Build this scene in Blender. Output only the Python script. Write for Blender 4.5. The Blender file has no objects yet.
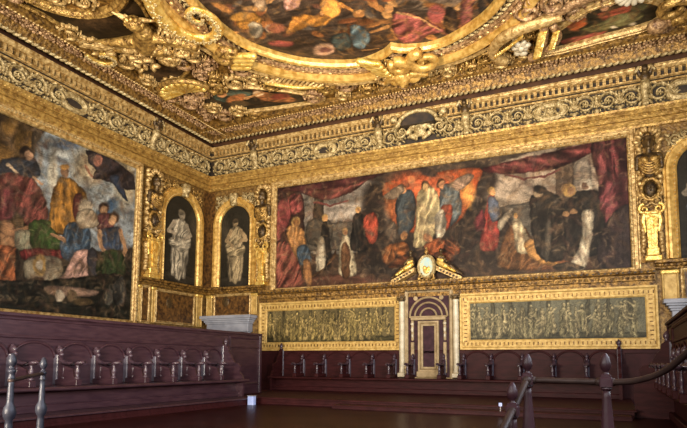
import bpy, math, random
import numpy as np
from mathutils import Vector, Matrix, Euler
PI = math.pi
SC = bpy.context.scene
COL = SC.collection
RD = math.radians
# ------------------------------------------------------------------ materials
def lin(c):
    if isinstance(c, str):
        c = [int(c[i:i+2], 16) / 255 for i in (0, 2, 4)]
    return [(x / 12.92 if x <= .04045 else ((x + .055) / 1.055) ** 2.4) for x in c]
def mat(name, c1, c2=None, metallic=0., rough=.5, scale=4., bump=0., bscale=30., spec=.5, stretch=None, detail=4.):
    m = bpy.data.materials.new(name); m.use_nodes = True
    nt = m.node_tree; b = nt.nodes['Principled BSDF']
    b.inputs['Metallic'].default_value = metallic
    b.inputs['Roughness'].default_value = rough
    b.inputs['Specular IOR Level'].default_value = spec
    tc = nt.nodes.new('ShaderNodeTexCoord'); src = tc.outputs['Object']
    if stretch:
        mp = nt.nodes.new('ShaderNodeMapping'); mp.inputs['Scale'].default_value = stretch
        nt.links.new(src, mp.inputs['Vector']); src = mp.outputs['Vector']
    if c2 is not None:
        n = nt.nodes.new('ShaderNodeTexNoise'); n.inputs['Scale'].default_value = scale; n.inputs['Detail'].default_value = detail
        r = nt.nodes.new('ShaderNodeValToRGB')
        r.color_ramp.elements[0].position = .35; r.color_ramp.elements[1].position = .65
        r.color_ramp.elements[0].color = lin(c1) + [1]; r.color_ramp.elements[1].color = lin(c2) + [1]
        nt.links.new(src, n.inputs['Vector']); nt.links.new(n.outputs['Fac'], r.inputs['Fac'])
        nt.links.new(r.outputs['Color'], b.inputs['Base Color'])
    else:
        b.inputs['Base Color'].default_value = lin(c1) + [1]
    if bump:
        n2 = nt.nodes.new('ShaderNodeTexNoise'); n2.inputs['Scale'].default_value = bscale; n2.inputs['Detail'].default_value = 3
        bp = nt.nodes.new('ShaderNodeBump'); bp.inputs['Strength'].default_value = bump; bp.inputs['Distance'].default_value = .05
        nt.links.new(src, n2.inputs['Vector']); nt.links.new(n2.outputs['Fac'], bp.inputs['Height'])
        nt.links.new(bp.outputs['Normal'], b.inputs['Normal'])
    return m
def paintmat(name, rough=.5, spec=.12):
    m = bpy.data.materials.new(name); m.use_nodes = True
    nt = m.node_tree; b = nt.nodes['Principled BSDF']
    a = nt.nodes.new('ShaderNodeAttribute'); a.attribute_name = 'Col'
    tc = nt.nodes.new('ShaderNodeTexCoord')
    n = nt.nodes.new('ShaderNodeTexNoise'); n.inputs['Scale'].default_value = 9; n.inputs['Detail'].default_value = 6
    mr = nt.nodes.new('ShaderNodeMapRange'); mr.inputs['To Min'].default_value = .8; mr.inputs['To Max'].default_value = 1.2
    mx = nt.nodes.new('ShaderNodeMix'); mx.data_type = 'RGBA'; mx.blend_type = 'MULTIPLY'; mx.inputs['Factor'].default_value = 1
    nt.links.new(tc.outputs['Object'], n.inputs['Vector']); nt.links.new(n.outputs['Fac'], mr.inputs['Value'])
    nt.links.new(a.outputs['Color'], mx.inputs['A']); nt.links.new(mr.outputs['Result'], mx.inputs['B'])
    nt.links.new(mx.outputs['Result'], b.inputs['Base Color'])
    b.inputs['Roughness'].default_value = rough; b.inputs['Specular IOR Level'].default_value = spec
    return m
M = dict(
    gold=mat('gilded_wood', '62441c', 'c8a058', .5, .36, 9, .8, 15),
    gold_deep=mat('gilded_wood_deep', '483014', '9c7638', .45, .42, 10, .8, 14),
    gold_flat=mat('gilded_band', '84622e', 'b8944e', .4, .42, 7, .6, 13),
    gold_pale=mat('gilded_pale', '80693e', 'c8b280', .3, .42, 10, .7, 18),
    gold_bright=mat('gilded_bright', 'c2943a', 'edcd78', .5, .3, 7, .5, 15),
    gold_rose=mat('gilded_rose', '66462c', 'c09a6c', .3, .42, 11, .8, 16),
    gold_frame=mat('gilded_frame', '8e6c38', 'd4b478', .4, .4, 9, .6, 16),
    ground=mat('carving_ground', '1c1816', '3a2c1e', 0, .6, 5),
    umber=mat('umber_ground', '2a1c10', '4a341c', .1, .6, 4, .4, 14),
    bronze=mat('dark_bronze', '30241a', '66502e', .5, .45, 8, .4, 16),
    wood=mat('walnut_wood', '2f1a23', '40292f', 0, .36, 3, .08, 20, .5, (1, 6, 1)),
    wood_dark=mat('dark_walnut', '2a1011', '381819', 0, .5, 3, .08, 20, .1, (1, 6, 1)),
    wood_edge=mat('lit_walnut', '382830', '4a3840', 0, .32, 6, .1, 30, .5),  # paler walnut copy: light caught by arms and scrolls is painted in
    floor=mat('polished_floor', '200b0b', '2c1312', 0, .3, 1.5, .02, 6, .03),
    burl=mat('burl_inlay', '2e1c0e', '6e4c24', 0, .45, 9, 0, 20, .3, None, 8),
    gold_soft=mat('gilded_soft', 'a68446', 'c8a662', .15, .45, 8, .4, 16, .3),
    gold_arch=mat('gilded_arch', 'ab8038', 'e0b868', .4, .34, 7, .18, 16),
    stile=mat('window_sheen_stile', '4a444e', '605a66', 0, .3, 6, .05, 30, .6),  # bluish window reflection painted into the stile colour
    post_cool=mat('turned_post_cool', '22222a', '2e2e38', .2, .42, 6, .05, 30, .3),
    stone=mat('grey_stone', '80828c', '9a9ba4', 0, .55, 3),
    marble=mat('pale_marble', 'a89a7e', 'c4b89e', 0, .4, 5),
    mauve=mat('mauve_marble', '2a1219', '3c2028', 0, .45, 6, 0, 20, .12),
    cream=mat('cream_marble', '8a7656', 'a89270', 0, .5, 6, 0, 20, .15),
    plaster=mat('wall_plaster', '7a6444', '8c7450', 0, .8, 2),
    wallgold=mat('gilded_wall', '54391a', '94733c', .3, .5, 10, .7, 14),
    recess=mat('dark_recess', '3a2010', '4c2e16', 0, .6, 3),
    post=mat('turned_post', '2a171b', '382026', 0, .42, 6, .05, 30, .25),
    iron=mat('iron_bar', '2a1e1c', '382a26', .1, .5, 6, 0, 20, .2),
    paint=paintmat('oil_paint'),
    white=mat('reflection_tag_white', '8e9ed0', 'a4b2de', 0, .3, 2),  # bluish tone of the imitated floor reflection, also used on the tag
)
# ------------------------------------------------------------------ frames of reference (u right, v up, w out of the surface)
CEIL_Z = 9.85
FR = {
    'W': ((0, 0, 0), lambda u, v, w: (u, v, w)),
    'B': ((PI/2, 0, 0), lambda u, v, w: (u, -w, v)),
    'L': ((PI/2, 0, PI/2), lambda u, v, w: (w, u, v)),
    'S': ((PI/2, 0, PI/2), lambda u, v, w: (4.2 + w, u, v)),
    'R': ((PI/2, 0, -PI/2), lambda u, v, w: (15.2 - w, -u, v)),
    'C': ((PI, 0, 0), lambda u, v, w: (u, -v, CEIL_Z - w)),
}
INFO = {}
def props(o, label, cat, group=None, kind=None):
    if label: o['label'] = label
    if cat: o['category'] = cat
    if group: o['group'] = group
    if kind: o['kind'] = kind
    return o
def thing(name, label, cat, fr, org, group=None):
    o = bpy.data.objects.new(name, None); COL.objects.link(o); o.empty_display_size = .1
    o.rotation_euler = FR[fr][0]; o.location = FR[fr][1](*org)
    INFO[o.name] = (fr, tuple(org), (0, 0, 0))
    return props(o, label, cat, group)
class MB:
    def __init__(s): s.v = []; s.f = []
    def add(s, vs, fs):
        n = len(s.v); s.v.extend([tuple(map(float, p)) for p in vs]); s.f.extend([tuple(i + n for i in f) for f in fs]); return s
    def box(s, a, b, bev=0.):
        x0, y0, z0 = [min(p, q) for p, q in zip(a, b)]; x1, y1, z1 = [max(p, q) for p, q in zip(a, b)]
        if bev > 0:
            bev = min(bev, (x1-x0)*.45, (y1-y0)*.45, (z1-z0)*.45); e = bev
            r0 = [(x0+e, y0), (x1-e, y0), (x1, y0+e), (x1, y1-e), (x1-e, y1), (x0+e, y1), (x0, y1-e), (x0, y0+e)]
            r1 = [(x0+e, y0+e), (x1-e, y0+e), (x1-e, y0+e), (x1-e, y1-e), (x1-e, y1-e), (x0+e, y1-e), (x0+e, y1-e), (x0+e, y0+e)]
            vs = [(x, y, z0) for x, y in r0] + [(x, y, z1-e) for x, y in r0] + [(x, y, z1) for x, y in r1]
            fs = [tuple(range(7, -1, -1))]
            for k in range(2):
                for i in range(8):
                    j = (i+1) % 8; fs.append((k*8+i, k*8+j, k*8+8+j, k*8+8+i))
            fs.append((16, 18, 20, 22)); return s.add(vs, fs)
        vs = [(x0,y0,z0),(x1,y0,z0),(x1,y1,z0),(x0,y1,z0),(x0,y0,z1),(x1,y0,z1),(x1,y1,z1),(x0,y1,z1)]
        return s.add(vs, [(3,2,1,0),(4,5,6,7),(0,1,5,4),(1,2,6,5),(2,3,7,6),(3,0,4,7)])
    def ell(s, c, r, rot=0., nu=8, nv=5, axis='z', tilt=0.):
        vs = []; cr, sr = math.cos(rot), math.sin(rot)
        ring = []
        for j in range(1, nv):
            t = PI*j/nv
            for i in range(nu):
                a = 2*PI*i/nu
                ring.append((math.sin(t)*math.cos(a)*r[0], math.sin(t)*math.sin(a)*r[1], math.cos(t)*r[2]))
        pts = [(0, 0, r[2])] + ring + [(0, 0, -r[2])]
        ct, st = math.cos(tilt), math.sin(tilt)
        for x, y, z in pts:
            if tilt: x, z = x*ct + z*st, -x*st + z*ct
            vs.append((c[0] + x*cr - y*sr, c[1] + x*sr + y*cr, c[2] + z))
        fs = [(0, 1+i, 1+(i+1) % nu) for i in range(nu)]
        for j in range(nv-2):
            for i in range(nu):
                a = 1+j*nu+i; b = 1+j*nu+(i+1) % nu
                fs.append((a, a+nu, b+nu, b))
        last = len(pts)-1; o = 1+(nv-2)*nu
        fs += [(o+i, last, o+(i+1) % nu) for i in range(nu)]
        return s.add(vs, fs)
    def tube(s, pts, rad, n=6, flat=1., cap=True):
        pts = [Vector(p) for p in pts]; m = len(pts)
        if not hasattr(rad, '__len__'): rad = [rad]*m
        vs = []; fs = []; prev = None
        for k in range(m):
            t = (pts[min(k+1, m-1)] - pts[max(k-1, 0)])
            t = t.normalized() if t.length > 1e-9 else Vector((1, 0, 0))
            up = Vector((0, 0, 1))
            a = up - t*up.dot(t)
            if a.length < .05:
                a = prev if prev is not None else Vector((1, 0, 0)); a = a - t*a.dot(t)
            a.normalize(); prev = a; b = t.cross(a)
            for i in range(n):
                q = 2*PI*i/n; p = pts[k] + b*(math.cos(q)*rad[k]) + a*(math.sin(q)*rad[k]*flat)
                vs.append(p)
        for k in range(m-1):
            for i in range(n):
                j = (i+1) % n; fs.append((k*n+i, k*n+j, k*n+n+j, k*n+n+i))
        if cap: fs += [tuple(range(n-1, -1, -1)), tuple(range((m-1)*n, m*n))]
        return s.add(vs, fs)
    def cap(s, p, q, r1, r2=None, n=10):
        r2 = r1 if r2 is None else r2
        p, q = Vector(p), Vector(q); m = 5; pts = []; rr = []
        d = q-p; L = max(d.length, 1e-6); d = d/L
        for k in range(4): a = PI/2*(1-k/3); pts.append(p - d*r1*math.sin(a)*.999); rr.append(max(r1*math.cos(a), .004))
        for k in range(1, m): t = k/m; pts.append(p+d*L*t); rr.append(r1+(r2-r1)*t)
        for k in range(4): a = PI/2*k/3; pts.append(q + d*r2*math.sin(a)); rr.append(max(r2*math.cos(a), .004))
        return s.tube(pts, rr, n)
    def lathe(s, c, prof, n=14, axis='z', q=1.):
        prof = [(r*q, t*q) for r, t in prof]
        vs = []; fs = []
        for r, h in prof:
            for i in range(n):
                a = 2*PI*i/n; x, y = r*math.cos(a), r*math.sin(a)
                if axis == 'z': vs.append((c[0]+x, c[1]+y, c[2]+h))
                elif axis == 'y': vs.append((c[0]+x, c[1]+h, c[2]+y))
                else: vs.append((c[0]+h, c[1]+x, c[2]+y))
        m = len(prof)
        for k in range(m-1):
            for i in range(n):
                j = (i+1) % n; fs.append((k*n+i, k*n+j, k*n+n+j, k*n+n+i))
        fs += [tuple(range(n-1, -1, -1)), tuple(range((m-1)*n, m*n))]
        return s.add(vs, fs)
    def prism(s, poly, w0, w1, plane='uv'):
        n = len(poly)
        if plane == 'uv': vs = [(a, b, w0) for a, b in poly] + [(a, b, w1) for a, b in poly]
        elif plane == 'wv': vs = [(w0, b, a) for a, b in poly] + [(w1, b, a) for a, b in poly]
        else: vs = [(a, w0, b) for a, b in poly] + [(a, w1, b) for a, b in poly]
        fs = [tuple(range(n-1, -1, -1)), tuple(range(n, 2*n))] + [(i, (i+1) % n, n+(i+1) % n, n+i) for i in range(n)]
        return s.add(vs, fs)
    def sweep(s, path, prof, closed=True, w0=0.):
        """profile points (offset outward from a counter-clockwise path, height)"""
        n = len(path); P = [Vector(p) for p in path]; vs = []; fs = []; m = len(prof)
        for i in range(n):
            a = P[i-1] if (closed or i > 0) else None; b = P[(i+1) % n] if (closed or i < n-1) else None
            t1 = (P[i]-a).normalized() if a is not None else None; t2 = (b-P[i]).normalized() if b is not None else None
            t1 = t1 if t1 is not None else t2; t2 = t2 if t2 is not None else t1
            n1 = Vector((t1.y, -t1.x)); n2 = Vector((t2.y, -t2.x))
            k = (n1+n2)/max(.3, 1+n1.dot(n2))
            for d, w in prof: vs.append((P[i].x+k.x*d, P[i].y+k.y*d, w0+w))
        for i in range(n if closed else n-1):
            j = (i+1) % n
            for k in range(m-1): fs.append((i*m+k, i*m+k+1, j*m+k+1, j*m+k))
        if not closed: fs += [tuple(range(m)), tuple(range(n*m-1, n*m-m-1, -1))]
        return s.add(vs, fs)
    def build(s, name, m, parent=None, fr=None, org=(0, 0, 0), smooth=False, voxel=0., wrap=0):
        po = None
        if parent is not None:
            fr, po, _ = INFO[parent.name]
        base = po if po is not None else org
        me = bpy.data.meshes.new(name)
        me.from_pydata([(x-base[0], y-base[1], z-base[2]) for x, y, z in s.v], [], s.f)
        me.materials.append(M[m] if isinstance(m, str) else m)
        if smooth: me.polygons.foreach_set('use_smooth', [True]*len(me.polygons))
        me.update()
        o = bpy.data.objects.new(name, me); COL.objects.link(o)
        if parent is not None:
            gp = parent
            o.parent = parent
            INFO[o.name] = (fr, base, base)
        else:
            o.rotation_euler = FR[fr][0]; o.location = FR[fr][1](*org); INFO[o.name] = (fr, tuple(org), org)
        if voxel:
            r = o.modifiers.new('one_skin', 'REMESH'); r.mode = 'VOXEL'; r.voxel_size = voxel; r.use_smooth_shade = True
            sm = o.modifiers.new('soften', 'SMOOTH'); sm.factor = .5; sm.iterations = 3
        return o
def copy_tree(o, parent=None):
    c = o.copy(); COL.objects.link(c)
    if parent is not None: c.parent = parent
    for ch in list(o.children): copy_tree(ch, c)
    return c
def struct(o):
    o['kind'] = 'structure'; return o
def rect(x0, x1, y0, y1): return [(x0, y0), (x1, y0), (x1, y1), (x0, y1)]
def archpath(x0, x1, y0, yt, n=20):
    r = (x1-x0)/2; cx = (x0+x1)/2; cy = yt-r
    return [(x0, y0), (x1, y0)] + [(cx+r*math.cos(PI*i/n), cy+r*math.sin(PI*i/n)) for i in range(n+1)]
def smooth_path(pts, k=6, closed=True):
    out = []; n = len(pts)
    for i in range(n if closed else n-1):
        if closed: p = [pts[(i+j-1) % n] for j in range(4)]
        else: p = [pts[max(0, min(n-1, i+j-1))] for j in range(4)]
        for a in range(k):
            t = a/k
            out.append(tuple(.5*((2*p[1][d]) + (-p[0][d]+p[2][d])*t + (2*p[0][d]-5*p[1][d]+4*p[2][d]-p[3][d])*t*t + (-p[0][d]+3*p[1][d]-3*p[2][d]+p[3][d])*t**3) for d in range(len(p[0]))))
    if not closed: out.append(tuple(pts[-1]))
    return out
def beads(mb, path, off, w, step, r, closed=True, rot=0., rng=None, jit=0., nu=6, nv=4):
    """small carved lumps set at even steps along a path, OFF outward"""
    n = len(path); acc = 0.
    for i in range(n if closed else n-1):
        a = Vector(path[i]); b = Vector(path[(i+1) % n]); L = (b-a).length
        if L < 1e-6: continue
        t = (b-a)/L; nn = Vector((t.y, -t.x)); ang = math.atan2(t.y, t.x)
        d = step-acc
        while d <= L:
            p = a+t*d+nn*off; k = 1.
            dx = dy = dr = 0
            if rng: dx, dy = rng.uniform(-jit, jit), rng.uniform(-jit, jit); dr = rng.uniform(-.9, .9); k = rng.uniform(.7, 1.25)
            mb.ell((p.x+dx, p.y+dy, w), (r[0]*k, r[1]*k, r[2]*k), ang+rot+dr, nu, nv); d += step
        acc = L-(d-step)
    return mb
def spiral(cx, cy, R, turns, a0, sgn=1, k=.14, n=26):
    return [(cx+R*(1-(1-k)*i/n)*math.cos(a0+sgn*2*PI*turns*i/n), cy+R*(1-(1-k)*i/n)*math.sin(a0+sgn*2*PI*turns*i/n)) for i in range(n+1)]
def scroll_relief(mb, cx, cy, R, sgn=1, a0=0., w=.03, th=1., leaves=9):
    """an acanthus scroll: leafy spiral stem closing on a rosette"""
    sp = spiral(cx, cy, R*.86, 1.6, a0, sgn, .2, 24); n = len(sp)
    mb.tube([(x, y, w+.035*th*math.sin(PI*i/n)) for i, (x, y) in enumerate(sp)], [R*(.13-.08*i/n) for i in range(n)], 5, th)
    for i in range(leaves):
        a = a0+sgn*2*PI*i/leaves; r = R*(.97-.1*i/leaves)
        mb.ell((cx+r*math.cos(a), cy+r*math.sin(a), w+.02), (R*.2, R*.09, .035*th), a+sgn*.9, 6, 4)
        mb.ell((cx+r*.72*math.cos(a+.3), cy+r*.72*math.sin(a+.3), w+.01), (R*.14, R*.06, .03*th), a+sgn*1.5, 5, 4)
    for i in range(5):
        a = 2*PI*i/5; mb.ell((cx+R*.17*math.cos(a), cy+R*.17*math.sin(a), w+.03), (R*.13, R*.09, .035*th), a, 6, 4)
    mb.ell((cx, cy, w+.05), (R*.09, R*.09, .04*th), 0, 6, 4)
    return mb
# ------------------------------------------------------------------ painter: generic oil pictures as vertex colours on a grid
TAB = {}
def vn(x, y, seed):
    if seed not in TAB: TAB[seed] = np.random.RandomState(seed).rand(64, 64)
    T = TAB[seed]; xi = np.floor(x).astype(int); yi = np.floor(y).astype(int)
    fx = x-xi; fy = y-yi; fx = fx*fx*(3-2*fx); fy = fy*fy*(3-2*fy)
    a = T[yi % 64, xi % 64]; b = T[yi % 64, (xi+1) % 64]; c = T[(yi+1) % 64, xi % 64]; d = T[(yi+1) % 64, (xi+1) % 64]
    return (a*(1-fx)+b*fx)*(1-fy)+(c*(1-fx)+d*fx)*fy
def fbm(x, y, seed): return (vn(x, y, seed)*.5+vn(x*2.1, y*2.1, seed+1)*.3+vn(x*4.3, y*4.3, seed+2)*.2)
def hexc(c): return np.array([int(c[i:i+2], 16)/255 for i in (0, 2, 4)])
class Painter:
    def __init__(s, U, V, px, bg):
        s.px = px; s.U = U; s.V = V; s.k = 0
        s.u = U+(fbm(U/(px*6), V/(px*6), 11)-.5)*px*2.8; s.v = V+(fbm(U/(px*6), V/(px*6), 21)-.5)*px*2.8
        s.c = np.ones(U.shape+(3,))*hexc(bg)
    def put(s, m, col, mod=None):
        c = hexc(col)[None, :]*np.ones(s.U.shape+(1,))
        if mod is not None: c = np.clip(c*mod[..., None], 0, 1)
        s.c = s.c*(1-m[..., None])+c*m[..., None]; s.k += 1
    def ellipse(s, cu, cv, ax, ay, bx, by, col, soft=.35, amp=.18):
        det = ax*by-ay*bx
        if abs(det) < 1e-9: return
        du, dv = s.u-cu, s.v-cv
        p = (du*by-dv*bx)/det; q = (dv*ax-du*ay)/det; r = np.sqrt(p*p+q*q)
        m = np.clip((1-r)/max(soft, .05)+.5, 0, 1)
        mod = 1+amp*(-q*.8-p*.5)*-1+amp*1.6*(fbm(du/s.px*.35+s.k*7, dv/s.px*.35, 31)-.5)
        s.put(m, col, mod)
    def poly(s, pts, col, ang=90, amp=.5, fw=.2):
        pts = smooth_path(pts, 4) if len(pts) < 9 else pts
        P = np.array(pts); lo = P.min(0)-s.px*2; hi = P.max(0)+s.px*2
        inside = np.zeros(s.U.shape, bool); dist = np.full(s.U.shape, 1e9)
        for i in range(len(P)):
            x0, y0 = P[i]; x1, y1 = P[(i+1) % len(P)]
            cond = ((y0 > s.v) != (y1 > s.v))
            with np.errstate(divide='ignore', invalid='ignore'):
                xs = (x1-x0)*(s.v-y0)/((y1-y0) if y1 != y0 else 1e-9)+x0
            inside ^= cond & (s.u < xs)
            L2 = (x1-x0)**2+(y1-y0)**2+1e-12
            t = np.clip(((s.u-x0)*(x1-x0)+(s.v-y0)*(y1-y0))/L2, 0, 1)
            dist = np.minimum(dist, np.hypot(s.u-x0-t*(x1-x0), s.v-y0-t*(y1-y0)))
        sd = np.where(inside, dist, -dist)
        m = np.clip(sd/(s.px*1.1)+.5, 0, 1)
        th = math.radians(ang); a = (-s.u*math.sin(th)+s.v*math.cos(th))/fw; b = (s.u*math.cos(th)+s.v*math.sin(th))/(fw*4.5)
        wob = (vn(a*.5+s.k*3.7, b*1.5, 41)-.5)*1.6
        f = vn(a+wob+s.k*5.3, b+s.k, 43)*.65+vn(a*2.2+wob, b*2, 45)*.35
        r = 1-np.abs(2*f-1)
        k = min(amp, 1.)
        mod = (1-k)+k*(.3+1.05*r**1.8)
        mod = mod*(.6+.4*np.clip(sd/(s.px*2.5), 0, 1))
        s.put(m, col, mod)
    def line(s, pts, w0, w1, col):
        n = len(pts)
        for i in range(n-1):
            x0, y0 = pts[i]; x1, y1 = pts[i+1]; L2 = (x1-x0)**2+(y1-y0)**2+1e-12
            t = np.clip(((s.u-x0)*(x1-x0)+(s.v-y0)*(y1-y0))/L2, 0, 1)
            d = np.hypot(s.u-x0-t*(x1-x0), s.v-y0-t*(y1-y0)); w = w0+(w1-w0)*(i+t)/(n-1)
            m = np.clip((w*.6-d)/(s.px*.8)+.5, 0, 1)
            s.put(m, col, 1+.5*(fbm(s.u/s.px*.3, s.v/s.px*.3, 51)-.5))
    def run(s, data):
        for d in data:
            if d[0] == 'e': s.ellipse(*d[1:])
            elif d[0] == 'p': s.poly(d[1], d[2], d[3], d[4], d[5])
            else: s.line(d[1], d[2], d[3], d[4])
        return s
    def figure(s, u, v, h, col, skin='a8835a', hair='2a1e18', lean=0., w=.18, amp=.8, ang=90):
        s.poly([(u-h*w*.45, v+h*.86), (u+h*w*.45, v+h*.86), (u+h*w*.8, v+h*.5), (u+h*w+lean, v), (u-h*w+lean, v), (u-h*w*.8, v+h*.5)], col, ang, amp, h*.05)
        s.ellipse(u, v+h*.92, h*.065, 0, 0, h*.08, hair); s.ellipse(u+h*.01, v+h*.905, h*.045, 0, 0, h*.06, skin)
    def strokes(s, n, seed, cols, length, x0, x1, y0, y1, al=.5, thick=1.2):
        """loose broken brush marks over a dark ground"""
        r = random.Random(seed)
        for i in range(n):
            u, v = r.uniform(x0, x1), r.uniform(y0, y1); a = r.uniform(0, PI); q = r.uniform(.4, 1)*length
            bend = r.uniform(-.5, .5)
            sel = (np.abs(s.U-u) < length*1.2) & (np.abs(s.V-v) < length*1.2)
            if not sel.any(): continue
            du, dv = s.u[sel]-u, s.v[sel]-v; p = du*math.cos(a)+dv*math.sin(a); t = -du*math.sin(a)+dv*math.cos(a)-bend*p*p/q
            m_ = np.clip((1-np.abs(p)/q)*2, 0, 1)*np.clip(1-np.abs(t)/(s.px*thick), 0, 1)*al
            s.c[sel] = s.c[sel]*(1-m_[:, None])+hexc(r.choice(cols))*m_[:, None]
    def finish(s, gain=1., SAT=1.):
        w = (vn(s.U/(s.px*14), s.V/(s.px*14), 71)-.5)*5
        a = np.cos(w)*s.U+np.sin(w)*s.V; b = -np.sin(w)*s.U+np.cos(w)*s.V
        st = 1-np.abs(2*vn(a/(s.px*2.2), b/(s.px*7), 73)-1)
        st2 = 1-np.abs(2*vn(b/(s.px*4), a/(s.px*13), 75)-1)
        g = (.84+.28*st)*(.8+.3*st2)*(.78+.44*fbm(s.U/(s.px*30), s.V/(s.px*30), 77))
        c = s.c*g[..., None]
        gr = c.mean(-1, keepdims=True); c = np.clip((gr+(c-gr)*SAT*.9)*gain*np.array([1.06, 1., .9]), 0, 1)
        return np.where(c <= .04045, c/12.92, ((c+.055)/1.055)**2.4)
def grid_canvas(U, V, w, colors, name, parent):
    ny, nx = U.shape
    _, base, _ = INFO[parent.name]
    co = np.stack([U-base[0], V-base[1], np.full(U.shape, w-base[2])], -1).reshape(-1, 3)
    i = np.arange(ny*nx).reshape(ny, nx)
    f = np.stack([i[:-1, :-1], i[:-1, 1:], i[1:, 1:], i[1:, :-1]], -1).reshape(-1, 4)
    me = bpy.data.meshes.new(name)
    me.from_pydata(co.tolist(), [], f.tolist())
    at = me.color_attributes.new('Col', 'FLOAT_COLOR', 'POINT')
    rgba = np.ones((ny*nx, 4), np.float32); rgba[:, :3] = colors.reshape(-1, 3)
    at.data.foreach_set('color', rgba.ravel())
    me.materials.append(M['paint']); me.update()
    o = bpy.data.objects.new(name, me); COL.objects.link(o); o.parent = parent
    INFO[o.name] = INFO[parent.name]
    return o
def rect_grid(x0, x1, y0, y1, nx, ny): return np.meshgrid(np.linspace(x0, x1, nx), np.linspace(y0, y1, ny))
def arch_grid(x0, x1, y0, yt, nx, ny):
    r = (x1-x0)/2; cx = (x0+x1)/2; u = np.linspace(x0, x1, nx)
    top = yt-r+np.sqrt(np.maximum(r*r-(u-cx)**2, 0)); t = np.linspace(0, 1, ny)
    return np.tile(u, (ny, 1)), y0+t[:, None]*(top[None, :]-y0)
def polar_grid(path, nr, c=None):
    P = np.array(path); P = np.vstack([P, P[:1]]); c = P[:-1].mean(0) if c is None else np.array(c)
    t = np.linspace(.001, 1, nr)[:, None, None]
    Q = c+(P[None]-c)*t
    return Q[..., 0], Q[..., 1]
CAMP = (566.252, 352.423, 308.537, 0.43158, 0.09633, -0.00538)
CAMLOC = (14.116, -17.241, 1.080)
EXPOSURE = 0.0
POST_P1 = (14.071, -13.729, 1.145)
POST_P2 = (13.629, -13.601, 1.146)
POST_P3 = (13.572, -13.83, 0.976)
POST_L1 = (9.394, -14.003, 1.153)
POST_L2 = (8.996, -13.409, 1.125)
BAR_A = (14.21, -13.815, 0.993)
BAR_B = (14.304, -13.941, 1.026)
BAR_C = (14.371, -14.081, 1.075)
BAR_E = (14.454, -14.274, 1.17)
BAR_D = (13.562, -14.247, 0.693)
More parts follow.
